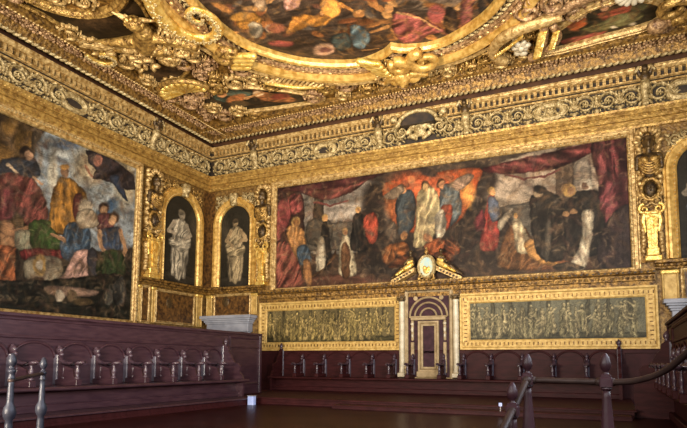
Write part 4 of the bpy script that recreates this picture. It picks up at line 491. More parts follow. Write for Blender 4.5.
    # winged carved figure
    t = thing('winged_figure', 'gilded carved winged figure stretched across the upper left of the ceiling', 'sculpture', 'C', (2.9, 6.4, 0))
    b = MB().cap((2.75, 6.25, .35), (3.2, 6.75, .4), .3, .24).cap((3.2, 6.75, .42), (3.32, 7.05, .45), .12).ell((3.36, 7.2, .48), (.19, .22, .2), 0, 12, 8)
    b.cap((2.7, 6.4, .35), (2.1, 6.62, .35), .2, .13).cap((2.1, 6.62, .35), (1.55, 6.8, .3), .13, .06).cap((2.7, 6.1, .35), (2.0, 6.2, .3), .18, .1).cap((2.0, 6.2, .3), (1.3, 6.4, .28), .1, .05)
    b.cap((3.1, 6.5, .4), (3.55, 6.2, .4), .17, .14).cap((3.55, 6.2, .4), (3.9, 5.7, .35), .16, .2).cap((2.8, 6.0, .35), (3.2, 5.6, .3), .22, .2).cap((3.2, 5.6, .3), (3.7, 5.4, .3), .2, .12)
    b.cap((2.6, 6.0, .3), (2.2, 5.6, .25), .18, .1)
    b.build('body', 'gold', t, voxel=.035)
    b = MB()
    for i in range(9): b.cap((2.4-.1*i, 6.45+.02*i, .4), (1.9-.1*i, 6.75+.03*i-.05*(i % 3), .36), .06, .03, 6)
    b.build('wing', 'gold_frame', t, smooth=True); b = MB()
    for i in range(8): b.cap((3.2+.05*i, 7.35-.03*i, .4), (3.05+.1*i, 7.6-.1*i, .34), .06, .03, 6)
    b.build('wing', 'gold_frame', t, smooth=True)
    b = MB()
    for i in range(70):
        x, y = rng.uniform(1.6, 3.9), rng.uniform(5.3, 6.5); b.ell((x, y, .42+rng.uniform(-.1, .1)), (.15, .06, .08), rng.uniform(0, 3.1), 6, 4)
    for x, y, r_ in ((2.3, 6.0, .36), (3.6, 5.7, .4), (2.9, 5.5, .32), (3.75, 6.4, .3)): scroll_relief(b, x, y, r_, 1, x*3, .36, 3, 10)
    b.build('leafage', 'gold_frame', t, smooth=True)
    b = MB()
    for i in range(12):
        a = 2*PI*i/12; b.ell((3.36+.17*math.cos(a), 7.22+.19*math.sin(a), .5), (.08, .06, .08), a, 6, 4)
    b.build('hair', 'gold', t, smooth=True)
    # shell
    t = thing('carved_shell', 'ribbed gilded shell beside the small dark painting of the ceiling corner', 'carving', 'C', (1.9, 4.0, 0))
    b = MB()
    for i in range(11):
        a = .1+i*.29; b.cap((1.85, 3.55, .25), (1.85+.75*math.cos(a), 3.55+.68*math.sin(a), .34), .04, .1, 8)
    b.build('ribs', 'gold_bright', t, smooth=True)
    tp = [(1.85+.85*math.cos(.0+i*.16), 3.55+.78*math.sin(.0+i*.16), .3) for i in range(21)]
    MB().tube(tp, .09, 8).build('rim', 'gold', t, smooth=True)
    b = MB(); scroll_relief(b, 1.5, 2.9, .4, 1, 0, .2, 3); scroll_relief(b, 1.15, 3.5, .3, -1, 1, .2, 3); b.build('foot_scroll', 'gold_rose', t, smooth=True)
    # folded capsule bracket
    t = thing('folded_bracket', 'bright folded gilt bracket on the lower left of the great oval frame', 'carving', 'C', (4.7, 4.65, 0))
    b = MB()
    for i in range(4): b.cap((4.25+.14*i, 4.25+.16*i, .35), (4.7+.16*i, 4.1+.14*i+.1, .42), .1, .1, 8)
    b.build('folds', 'gold_bright', t, smooth=True)
    tp = spiral(4.35, 4.7, .38, 1.2, 0, 1, .3, 18); MB().tube([(x, y, .3) for x, y in tp], .12, 8).build('curl', 'gold', t, smooth=True)
    # leaf tip
    t = thing('acanthus_leaf', 'long gilded acanthus leaf below the great oval frame, right of the corner painting', 'carving', 'C', (5.5, 2.4, 0))
    b = MB()
    for i in range(12):
        q = i/11
        for s in (-1, 1): b.cap((4.7+1.25*q, 3.05-.85*q, .34), (4.72+1.25*q+.1+s*.16*math.sin(PI*q+.3), 3.0-.85*q+s*.22*math.sin(PI*q+.2), .28), .06, .035, 6)
    b.build('leaf_lobes', 'gold_frame', t, smooth=True)
    MB().tube([(4.6, 3.1, .36), (5.3, 2.62, .42), (6.1, 2.1, .36)], [.05, .07, .03], 8).build('midrib', 'gold_bright', t, smooth=True)
    # keystone cartouche of the oval frame
    t = thing('frame_cartouche', 'carved gilt cartouche with masks and volutes in the middle below the great oval frame', 'carving', 'C', (8.75, 2.2, 0))
    b = MB()
    for i in range(5): b.cap((7.75+.06*i, 2.95-.2*i, .34), (8.25+.02*i, 2.75-.17*i, .44), .1, .1, 8)
    b.build('folds', 'gold_bright', t, smooth=True)
    for s, cx in ((1, 9.5), (-1, 8.7)):
        tp = spiral(cx, 2.4, .48 if s > 0 else .32, 1.4, PI/2, s, .2, 22); MB().tube([(x, y, .46) for x, y in tp], [.15-.004*i for i in range(23)], 8).build('volute', 'gold_arch', t, smooth=True)
    b = MB().ell((8.6, 1.75, .35), (.24, .3, .22), 0, 12, 8).ell((8.6, 1.72, .56), (.06, .09, .08)).ell((8.5, 1.85, .5), (.06, .04, .05)).ell((8.7, 1.85, .5), (.06, .04, .05)).ell((8.35, 1.6, .3), (.2, .16, .16)).ell((8.9, 1.55, .3), (.22, .14, .16)).ell((8.6, 2.65, .4), (.14, .17, .15))
    b.cap((8.3, 1.9, .3), (7.95, 1.5, .28), .12, .06).cap((8.9, 1.8, .3), (9.3, 1.5, .28), .12, .06)
    b.v = [(x, y, w+.1) for x, y, w in b.v]
    b.build('mask', 'gold_arch', t, voxel=.03)
    b = MB()
    for i in range(26): b.ell((8.65+rng.uniform(-.65, .75), 1.75+rng.uniform(-.5, .7), .3), (.12, .05, .09), rng.uniform(0, 3.1), 6, 4)
    scroll_relief(b, 8.05, 1.7, .32, 1, 0, .26, 3); scroll_relief(b, 9.2, 1.7, .32, -1, 2, .26, 3)
    b.build('foliage', 'gold_frame', t, smooth=True)
    # bracket beside the right painting
    t = thing('scroll_bracket', 'arching gilt double scroll holding a white flower, left of the right ceiling painting', 'carving', 'C', (12.2, 2.2, 0))
    MB().tube([(x, y, .4) for x, y in smooth_path([(13.2, 2.85), (12.6, 2.85), (11.9, 2.65), (11.45, 2.2), (11.4, 1.7), (11.6, 1.35)], 5, False)], [.1]*3+[.17]*10+[.15]*13, 9, .8).build('arch', 'gold_frame', t, smooth=True)
    MB().tube([(x, y, .38) for x, y in smooth_path([(12.75, 2.7), (12.72, 2.2), (12.6, 1.7), (12.45, 1.35), (12.25, 1.2)], 5, False)], .12, 8).build('arm', 'gold_rose', t, smooth=True)
    MB().tube([(x, y, .38) for x, y in smooth_path([(12.95, 2.6), (13.05, 2.1), (12.95, 1.75), (12.7, 1.5)], 5, False)], .1, 8).build('arm', 'gold_rose', t, smooth=True)
    b = MB()
    for i in range(22): b.ell((11.42+.07*i-.0016*i*i, 1.9+.055*i-.0011*i*i, .5), (.03, .12, .05), -.3-.03*i, 6, 4)
    b.build('arch_scales', 'gold_bright', t); b = MB()
    for i in range(16): b.ell((12.72-.018*i, 2.55-.075*i, .5), (.12, .035, .06), .2, 6, 4)
    b.build('arm_scales', 'gold_bright', t); b = MB()
    for i in range(10): b.ell((13.03-.02*i, 2.4-.08*i, .48), (.1, .03, .05), .3, 6, 4)
    b.build('arm_scales', 'gold_bright', t)
    b = MB()
    for i in range(6): a = 2*PI*i/6; b.ell((12.1+.14*math.cos(a), 1.85+.14*math.sin(a), .34), (.13, .09, .07), a, 8, 5)
    b.ell((12.1, 1.85, .4), (.09, .09, .08)).ell((11.95, 1.5, .3), (.1, .12, .08)).ell((12.1, 1.42, .3), (.12, .1, .08))
    b.build('flower', 'marble', t, smooth=True)
    # strapwork above
    t = thing('strapwork_scroll', 'flat gilded strapwork scroll above the right ceiling painting', 'carving', 'C', (13.2, 3.3, 0))
    MB().tube([(x, y, .3) for x, y in smooth_path([(12.4, 2.9), (13.0, 3.05), (13.6, 3.3), (14.2, 3.5), (14.9, 3.5), (15.5, 3.2)], 5, False)], .14, 8, .7).build('strap', 'gold_rose', t, smooth=True)
    b = MB(); scroll_relief(b, 13.1, 3.55, .42, 1, 0, .2, 3); scroll_relief(b, 13.9, 3.9, .42, -1, 0, .2, 3); scroll_relief(b, 12.5, 3.4, .36, 1, 2, .2, 3)
    b.build('scroll', 'gold_rose', t, smooth=True)
    t = thing('end_cartouche', 'gilded cartouche with curled edge at the right end of the right ceiling painting', 'carving', 'C', (15.7, 2.0, 0))
    tp = spiral(15.75, 2.1, .5, 1.3, -PI/2, 1, .25, 22); MB().tube([(x, y, .38) for x, y in tp], [.14-.003*i for i in range(23)], 8).build('volute', 'gold', t, smooth=True)
    b = MB().ell((15.45, 1.45, .34), (.26, .22, .18), 0, 12, 8).ell((15.8, 1.5, .3), (.2, .16, .14)); scroll_relief(b, 16.3, 2.0, .36, -1, 0, .22, 3); scroll_relief(b, 16.2, 2.9, .36, 1, 0, .22, 3)
    b.build('foliage', 'gold_rose', t, smooth=True)
    t = thing('carved_shell', 'pale carved shell over the top edge of the right ceiling painting', 'carving', 'C', (14.8, 3.0, 0))
    b = MB()
    for i in range(7): a = -.2+i*-.45; b.cap((14.85, 3.15, .3), (14.85+.34*math.cos(a), 3.15+.3*math.sin(a), .34), .04, .08, 8)
    b.build('ribs', 'marble', t, smooth=True)
    MB().tube([(14.6, 3.28, .28), (14.85, 3.2, .32), (15.1, 3.28, .28)], [.06, .09, .06], 8).build('hinge', 'gold_frame', t, smooth=True)
    for nm, w in (('winged_figure', .35), ('carved_shell', .3), ('folded_bracket', .35), ('acanthus_leaf', .33), ('frame_cartouche', .38), ('scroll_bracket', .38), ('strapwork_scroll', .3), ('end_cartouche', .35), ('oval_boss', .25)):
        for o in list(COL.objects):
            if o.type == 'EMPTY' and o.parent is None and o.name.split('.')[0] == nm and INFO[o.name][0] == 'C': drop(o, w)
    # carved strapwork covering the rest of the ceiling
    n = 0
    ts = thing('overhead_scrollwork', 'gilded carved scrollwork filling the ceiling between its frames', 'carving', 'C', (8.9, 6.4, 0))
    PR = [scroll_relief(MB(), 8.9, 6.4, .3, s_, a_, .05, 3, 11).build('acanthus_scroll', m_, ts, smooth=True) for s_, a_, m_ in ((1, 0, 'gold_frame'), (-1, 2, 'gold_rose'), (1, 4, 'gold'))]
    P = np.array(path)
    def dist_out(x, y):
        d = np.hypot(P[:, 0]-x, P[:, 1]-y).min()
        ins = False
        for i in range(len(P)):
            x0, y0 = P[i-1]; x1, y1 = P[i]
            if (y0 > y) != (y1 > y) and x < (x1-x0)*(y-y0)/(y1-y0)+x0: ins = not ins
        return -1 if ins else d
    no = [(2.9, 8.0, 1.6), (3, 9, 1.5), (2.0, 4.75, .62), (3.6, 2.3, 1.0), (2.7, 2.55, .75), (4.7, 1.8, .8), (13.5, 2.0, .95), (14.6, 2.25, .95)]
    tries = 0; placed = []
    while n < 98 and tries < 9000:
        tries += 1; x = rng.uniform(1.3, 16.6); y = rng.uniform(1.3, 9.5 if tries % 3 == 0 else 7.6); R = rng.uniform(.24, .46)
        if dist_out(x, y) < 1.05+R*.6: continue
        if any(math.hypot(x-a, y-c) < r for a, c, r in no): continue
        if any(math.hypot(x-a, y-c) < (R+r)*.72 for a, c, r in placed): continue
        placed.append((x, y, R)); n += 1
        o = PR[n-1] if n <= 3 else copy_tree(PR[n % 3], ts)
        o.location = (x-8.9, y-6.4, 0); o.scale = (R/.3, R/.3, 1)
def exec_light():
    w = bpy.data.worlds.new('daylight'); SC.world = w; w.use_nodes = True
    w.node_tree.nodes['Background'].inputs['Color'].default_value = (.7, .82, 1, 1); w.node_tree.nodes['Background'].inputs['Strength'].default_value = 1.5
    def area(name, loc, target, sx, sy, power, col):
        l = bpy.data.lights.new(name, 'AREA'); l.shape = 'RECTANGLE'; l.size = sx; l.size_y = sy; l.energy = power; l.color = col
        o = bpy.data.objects.new(name, l); COL.objects.link(o); o.location = loc
        o.rotation_euler = (Vector(target)-Vector(loc)).to_track_quat('-Z', 'Y').to_euler(); return o
    for i, y in enumerate((-16.25, -11.75, -7.25)): area('window_daylight', (17.7, y, 4.7), (0, y+2, 2.5), 2.5, 4.2, 420, (.8, .89, 1))
    for i, x in enumerate((3.5, 8.5, 13.5)): area('window_daylight', (x, -19.9, 4.7), (x, 0, 4.5), 3, 4.2, 430, (1, .96, .9))
    u1 = area('ceiling_fill', (9, -18.4, 1.4), (8, -3, 9.8), 2.4, .6, 1150, (1, .86, .66))  # both warm fills are added out of view to brighten the ceiling
    u2 = area('ceiling_fill', (16.6, -14, 2.2), (6, -3, 9.8), 1.6, .6, 620, (1, .88, .7))
    for u in (u1, u2): u.data.spread = RD(95)
    c = bpy.data.cameras.new('camera'); o = bpy.data.objects.new('camera', c); COL.objects.link(o)
    f, px, py, yaw, pitch, roll = CAMP
    c.sensor_fit = 'HORIZONTAL'; c.sensor_width = 36; c.lens = f/687*36
    c.shift_x = -(px-343.5)/687; c.shift_y = (py-214)/687; c.clip_start = .05
    Rz = Matrix.Rotation(yaw, 3, 'Z'); Rx = Matrix.Rotation(pitch, 3, 'X'); Ry = Matrix.Rotation(roll, 3, 'Y')
    R = Rz @ Rx @ Ry @ Matrix(((1, 0, 0), (0, 0, -1), (0, 1, 0)))
    o.matrix_world = Matrix.Translation(CAMLOC) @ R.to_4x4()
    SC.camera = o
    v = SC.view_settings; v.view_transform = 'Standard'; v.look = 'None'; v.exposure = EXPOSURE; v.gamma = 1; v.use_curve_mapping = False
    SC.display_settings.display_device = 'sRGB'
rng = random.Random(7)
# =================================================================== the room
struct(MB().box((-.4, -20.4, -.12), (18.3, .4, 0)).build('floor', 'floor', fr='W'))
struct(MB().box((-.4, 0, 0), (18.3, .35, 10.1)).build('wall_back', 'wallgold', fr='W'))
struct(MB().box((-.35, -20, 0), (0, 0, 10.1)).build('wall_left', 'wallgold', fr='W'))
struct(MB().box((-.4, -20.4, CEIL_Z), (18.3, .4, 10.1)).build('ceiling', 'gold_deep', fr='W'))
def pierced(name, axis, c0, c1, a0, a1, holes, z0, z1):
    b = MB(); e = a0
    def bx(p, q, r, s):
        if axis == 'x': b.box((c0, p, r), (c1, q, s))
        else: b.box((p, c0, r), (q, c1, s))
    for h0, h1 in holes:
        bx(e, h0, 0, 10.1); bx(h0, h1, 0, z0); bx(h0, h1, z1, 10.1); e = h1
    bx(e, a1, 0, 10.1)
    return struct(b.build(name, 'plaster', fr='W'))
pierced('wall_right', 'x', 17.8, 18.2, -20, 0, [(-17.5, -15), (-13, -10.5), (-8.5, -6)], 2.6, 6.8)
pierced('wall_front', 'y', -20.4, -20, -.35, 18.2, [(2, 5), (7, 10), (12, 15)], 2.6, 6.8)
# entablature running round the room
ring = [(0, -20), (0, 0), (17.8, 0), (17.8, -20)]
b = MB().sweep(ring, [(0, 7.66), (.1, 7.66), (.13, 7.72), (.15, 7.74), (.15, 7.84), (.12, 7.85), (.12, 7.87), (.19, 7.88), (.19, 7.94), (.16, 7.95), (.16, 8.02), (.2, 8.03), (.2, 8.1), (.24, 8.14), (.27, 8.2), (.1, 8.2)], False)
for X in np.arange(.3, 17.6, .11): b.ell((X, -.2, 8.12), (.03, .03, .025), 0, 5, 4)
for Y in np.arange(-11, -.3, .11): b.ell((.2, Y, 8.12), (.03, .03, .025), 0, 5, 4)
for X in np.arange(.3, 17.6, .13): b.ell((X, -.19, 7.99), (.05, .025, .02), .5, 5, 4)
for Y in np.arange(-11, -.3, .13): b.ell((.19, Y, 7.99), (.025, .05, .02), .5, 5, 4)
for X in np.arange(.3, 17.6, .16): b.ell((X, -.14, 7.73), (.05, .03, .025), .5, 5, 4)
for Y in np.arange(-11, -.3, .16): b.ell((.14, Y, 7.73), (.03, .05, .025), .5, 5, 4)
struct(b.build('trim_1', 'gold_flat', fr='W'))
b = MB().sweep(ring, [(0, 8.19), (.1, 8.19), (.1, 8.86), (.29, 8.88), (.29, 9.12), (0, 9.12)], False)
struct(b.build('trim_2', 'ground', fr='W'))
b = MB().sweep(ring, [(.08, 8.84), (.2, 8.84), (.24, 8.88), (.36, 8.9), (.36, 8.94), (.28, 8.95)], False)
b.sweep(ring, [(.28, 9.09), (.44, 9.09), (.5, 9.14), (.52, 9.17), (.52, 9.22), (0, 9.22)], False)
k = .17
for X in np.arange(.5, 17.4, k): b.box((X, -.4, 8.94), (X+.085, -.27, 9.1))
for Y in np.arange(-12, -.45, k): b.box((.27, Y, 8.94), (.4, Y+.085, 9.1))
struct(b.build('trim_3', 'gold_frame', fr='W'))
b = MB().sweep(ring, [(0, 9.2), (.06, 9.2), (.06, 9.85), (0, 9.85)], False)
struct(b.build('trim_4', 'recess', fr='W'))
# ledges below the arched pictures
pl = [(0, .14), (.13, .14), (.15, .2), (.2, .22), (.2, .27), (.27, .3), (.27, .36), (0, .36)]
def ledge(name, path, z, extra):
    b = MB().sweep(path, [(d, z+h) for d, h in pl], False)
    for (x, y, r) in extra: b.ell((x, y, z+.245), r, 0, 5, 4)
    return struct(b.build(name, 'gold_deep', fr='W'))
ledge('trim_5', [(0, -3.55), (0, 0), (2.7, 0)], 3.5, [(.21, y, (.03, .05, .03)) for y in np.arange(-3.5, -.2, .14)]+[(x, -.21, (.05, .03, .03)) for x in np.arange(.25, 2.65, .14)])
ledge('trim_6', [(15.2, 0), (17.8, 0), (17.8, -3.5)], 3.5, [(x, -.21, (.05, .03, .03)) for x in np.arange(15.25, 17.6, .14)])
# carved ledge below the great picture
b = MB().sweep([(2.6, 0), (15.2, 0)], [(0, 3.2), (.12, 3.2), (.14, 3.34), (.2, 3.36), (.2, 3.5), (.3, 3.53), (.34, 3.6), (.34, 3.66), (0, 3.66)], False)
for X in np.arange(2.68, 15.15, .15): b.ell((X, -.215, 3.43), (.065, .03, .045), .4, 5, 4)
for X in np.arange(2.66, 15.15, .07): b.box((X, -.155, 3.25), (X+.035, -.1, 3.31))
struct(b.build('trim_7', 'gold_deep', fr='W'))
b = MB()
for X in np.arange(2.65, 15.15, .15): b.box((X+.045, -.345, 3.545), (X+.1, -.3, 3.585))
b.box((2.6, -.19, 3.37), (15.2, -.1, 3.49))
struct(b.build('trim_8', 'umber', fr='W'))
# dark wainscot under the lower pictures
b = MB().box((2.35, -.08, 0), (15.35, 0, 1.46)).box((2.35, -.14, 1.4), (15.35, 0, 1.5), .02)
struct(b.build('trim_9', 'wood_dark', fr='W'))
# inlaid strips in the corner
b = MB().box((0, -.02, 3.86), (.3, 0, 7.66)).box((0, -.3, 3.86), (.02, 0, 7.66))
struct(b.build('trim_10', 'burl', fr='W'))
# stone door hoods of the corner passages
def passage(name, x0, x1, right=False):
    b = MB().box((x0+.3, -.16, 0), (x0+.55, 0, 2.4), .02).box((x1-.55, -.16, 0), (x1-.3, 0, 2.4), .02).box((x0+.3, -.16, 2.2), (x1-.3, 0, 2.42), .02)
    prof = [(0, 2.36), (.04, 2.36), (.07, 2.45), (.1, 2.47), (.1, 2.55), (.2, 2.62), (.3, 2.66), (.34, 2.74), (.34, 2.8), (0, 2.82)]
    b.sweep([(x0+.25, 0), (x0+.25, -.2), (x1-.25, -.2), (x1-.25, 0)][::-1][::-1], [(-d, z) for d, z in prof], False) if False else None
    for (z0, z1, d) in ((2.2, 2.5, .3), (2.5, 2.56, .34), (2.56, 2.63, .38), (2.63, 2.69, .44), (2.69, 2.8, .5)):
        b.box((x0+.55-d, -d, z0), (x1-.55+d, 0, z1), .015)
    o = struct(b.build(name, 'stone', fr='W'))
    l = MB().box((x0+.55, -.06, 0), (x1-.55, 0, 2.2)).box((x0+.65, -.09, .3), (x1-.65, -.05, 1.0), .02).box((x0+.65, -.09, 1.15), (x1-.65, -.05, 2.1), .02)
    l.build('door_leaf', 'wood_dark', o)
passage('door_1', .05, 2.42)
passage('door_2', 15.3, 17.6)

# =================================================================== pictures
def picture(name, label, fr, x0, x1, y0, y1, nx, ny, data, bg, px, prof, fm='gold_frame', gain=1., fn=None, w=.03, bead=None, group=None, sat=1.):
    t = thing(name, label, 'painting', fr, ((x0+x1)/2, y0, 0), group)
    U, V = rect_grid(x0, x1, y0, y1, nx, ny)
    p = Painter(U, V, px, bg)
    if data: p.run(data)
    if fn: fn(p)
    if data:
        p.strokes(900, 3, ['6b5038', '7a6248', '2a221e', '3c2e28', '8a6a50', '4a4644', '5c3c34', '1e1a18'], .36, x0, x1, y0, y1, .3, 2.4)
        p.strokes(420, 9, ['a08868', 'b49a78', '8c7a6c', '221c1a'], .18, x0, x1, y0, y1, .34, 1.3)
    grid_canvas(U, V, w, p.finish(gain, sat), 'canvas', t)
    path = rect(x0, x1, y0, y1)
    b = MB().sweep(path, prof)
    f = b.build('frame', fm, t)
    if bead:
        off, bw, step, r, bm, rot = bead
        beads(MB(), path, off, bw, step, r, rot=rot).build('carved_moulding', bm, f)
    return t
picture('painting', 'huge wide painting of robed figures under red curtains, orange glow in its middle', 'B', 3.15, 14.65, 3.74, 7.44, 620, 220, PD_BIG, '3a312b', .034,
        [(0, .02), (0, .09), (.03, .13), (.07, .12), (.09, .15), (.17, .15), (.2, .1), (.23, .1), (.23, .02)], gain=.84, sat=1., bead=(.05, .135, .09, (.03, .02, .02), 'gold_pale', .4))
picture('painting', 'tall crowded painting on the left wall with a gold-robed figure before blue sky', 'L', -11.5, -3.75, 2.42, 7.42, 420, 300, PD_LEFT, '3a332b', .034,
        [(0, .02), (0, .09), (.03, .13), (.08, .12), (.1, .16), (.17, .16), (.2, .1), (.24, .1), (.24, .02)], gain=.84, sat=.9, bead=(.14, .16, .1, (.04, .025, .02), 'gold_pale', .5))
def crowd(seed, x0, x1, y0, y1, tone):
    def fn(p):
        r = random.Random(seed); h = y1-y0
        for i in range(9): p.poly([(x0+(x1-x0)*i/9+.1, y0+h*.45), (x0+(x1-x0)*i/9+.22, y0+h*.45), (x0+(x1-x0)*i/9+.2, y1), (x0+(x1-x0)*i/9+.1, y1)], tone[3], 90, .4, .05)
        p.poly([(x0, y0), (x1, y0), (x1, y0+h*.14), (x0, y0+h*.18)], tone[2], 0, .4, .1)
        for row in range(3):
            n = int((x1-x0)/.19)
            for i in range(n):
                if r.random() < .22: continue
                u = x0+.1+(x1-x0-.2)*(i+r.uniform(-.3, .3))/n; v = y0+h*(.3-.12*row)+r.uniform(-.03, .03)
                hh = h*r.uniform(.5, .72)
                c = r.choice(tone[:2]); p.figure(u, v, hh, c, tone[1], tone[2], r.uniform(-.08, .08), r.uniform(.1, .17), .9, 90+r.uniform(-25, 25))
                if r.random() < .5: p.line([(u, v+hh*.75), (u+r.choice((-1, 1))*hh*.22, v+hh*r.uniform(.55, .95))], .04, .03, tone[1])
        p.strokes(260, seed, [tone[2], tone[2], tone[0], tone[3]], .14, x0, x1, y0, y1, .55, 1.2)
    return fn
lowp = [(0, .02), (0, .06), (.03, .08), (.03, .1), (.22, .13), (.25, .16), (.3, .16), (.3, .02)]
for lab, x0, x1, tone, sd in (('long low olive-brown crowd painting left of the marble doorway', 2.83, 7.7, ['7c7046', '8a7c52', '3e3a24', '4a4430'], 3),
                              ('long low grey-green crowd painting right of the marble doorway', 10.17, 14.94, ['747058', '857e64', '3f3f34', '4c4a3c'], 5)):
    t = picture('painting', lab, 'B', x0, x1, 1.81, 2.92, 300, 76, None, '5c543a' if sd == 3 else '56574c', .03, lowp, fn=crowd(sd, x0, x1, 1.81, 2.92, tone), w=.05, fm='gold_soft')
    f = [c for c in t.children if c.name.startswith('frame')][0]
    b = MB()
    for X in np.arange(x0-.2, x1+.22, .12):
        for Y in (1.81-.13, 2.92+.13): b.box((X, Y-.045, .11), (X+.03, Y+.045, .135))
    for Y in np.arange(1.75, 2.98, .12):
        for X in (x0-.13, x1+.13): b.box((X-.045, Y, .11), (X+.045, Y+.03, .135))
    b.build('carved_moulding', 'gold_deep', f)
def statue(x0, x1, y0, y1, tone, mirror=1, pal=1.):
    cx = (x0+x1)/2; h = y1-y0; w = x1-x0
    def fn(p):
        m = mirror; X = lambda q: cx+m*q*w*1.3
        p.poly([(x0, y0), (x1, y0), (x1, y0+h*.1), (x0, y0+h*.12)], '2c2924', 0, .3, .1)
        p.ellipse(X(.3), y0+h*.6, w*.18, 0, 0, h*.2, '35312b', .9, .3)
        p.poly([(X(-.18), y0+h*.07), (X(.14), y0+h*.05), (X(.22), y0+h*.3), (X(.2), y0+h*.5), (X(.2), y0+h*.7), (X(.05), y0+h*.75), (X(-.14), y0+h*.72), (X(-.2), y0+h*.5), (X(-.22), y0+h*.3)], tone[0], 86, .9, .15)
        p.poly([(X(-.1), y0+h*.07), (X(.06), y0+h*.06), (X(.12), y0+h*.32), (X(.02), y0+h*.44), (X(-.14), y0+h*.36)], tone[1], 80, .7, .1)
        p.poly([(X(-.24), y0+h*.4), (X(.1), y0+h*.36), (X(.26), y0+h*.48), (X(.2), y0+h*.56), (X(-.05), y0+h*.47), (X(-.22), y0+h*.5)], tone[1], 20, .7, .09)
        p.poly([(X(-.16), y0+h*.55), (X(.12), y0+h*.52), (X(.16), y0+h*.7), (X(-.12), y0+h*.72)], tone[1], 60, .7, .1)
        p.line([(X(-.15), y0+h*.68), (X(-.27), y0+h*.57), (X(-.12), y0+h*.55)], .15, .1, tone[2])
        p.line([(X(.14), y0+h*.68), (X(.24), y0+h*.58), (X(.08), y0+h*.5)], .15, .1, tone[2])
        p.ellipse(X(.02), y0+h*.785, w*.095, 0, 0, h*.05, tone[2], .3, .3); p.ellipse(X(.01), y0+h*.815, w*.1, 0, 0, h*.03, tone[3], .4, .3)
    return fn
def niche(label, fr, x0, x1, y0, yt, tone, mirror, mirror_g=1):
    t = thing('arched_painting', label, 'painting', fr, ((x0+x1)/2, y0, 0))
    U, V = arch_grid(x0, x1, y0, yt, 90, 200)
    p = Painter(U, V, .034, '26241f'); statue(x0, x1, y0, yt, tone, mirror)(p)
    grid_canvas(U, V, .03, p.finish(), 'canvas', t)
    path = archpath(x0, x1, y0, yt); op = path[1:]+[path[0]]
    f = MB().sweep(op, [(0, .02), (0, .1), (.05, .15), (.09, .12), (.2, .16), (.26, .16), (.29, .09), (.34, .1), (.34, .02)], False).build('arched_frame', 'gold_arch', t)
    beads(MB(), op, .07, .13, .1, (.035, .02, .02), False).build('carved_moulding', 'gold_pale', f)
    cx = (x0+x1)/2; r = (x1-x0)/2
    kb = MB().prism([(cx-.1, yt-.02), (cx+.1, yt-.02), (cx+.16, yt+.42), (cx-.16, yt+.42)], .1, .28)
    kb.ell((cx, yt+.24, .3), (.12, .16, .1)).ell((cx-.1, yt+.38, .26), (.09, .07, .07)).ell((cx+.1, yt+.38, .26), (.09, .07, .07)).ell((cx, yt+.02, .26), (.08, .09, .06))
    kb.build('keystone', 'gold_pale', t, smooth=True)
    for s in (-1, 1):
        sb = MB(); ex = cx+s*(r+.2)
        scroll_relief(sb, cx+s*(r*.98), yt-r*.12+.28, .24, s, 1., .05, 1.6); scroll_relief(sb, cx+s*.42, yt+.3, .16, -s, 2., .08, 1.6, 7)
        for i in range(9):
            sb.ell((cx+s*rng.uniform(r*.8, r+.28), yt+rng.uniform(-.15, .42), .06), (.09, .04, .05), rng.uniform(0, 3), 6, 4)
        for i in range(5): sb.ell((ex, yt-r*.5-.1+i*.06, .05), (.05, .04, .04))
        sb.build('spandrel_scroll', 'gold_pale' if fr == 'B' else 'gold', t, smooth=True)
    return t
niche('arched painting of a grey draped statue on the left wall near the corner', 'L', -2.41, -.71, 3.92, 7.08, ['8f8b82', 'a8a499', '8a8378', '5a544a'], 1)
niche('arched painting of a brownish draped statue on the back wall beside the corner', 'B', .66, 2.0, 3.92, 6.98, ['857a66', '94886f', '84745c', '3c342a'], -1)
niche('arched blue-grey painting at the far right behind the dark carved pillar figure', 'B', 15.84, 17.1, 3.92, 6.98, ['4f5660', '5c6470', '6a645c', '3c342a'], 1)

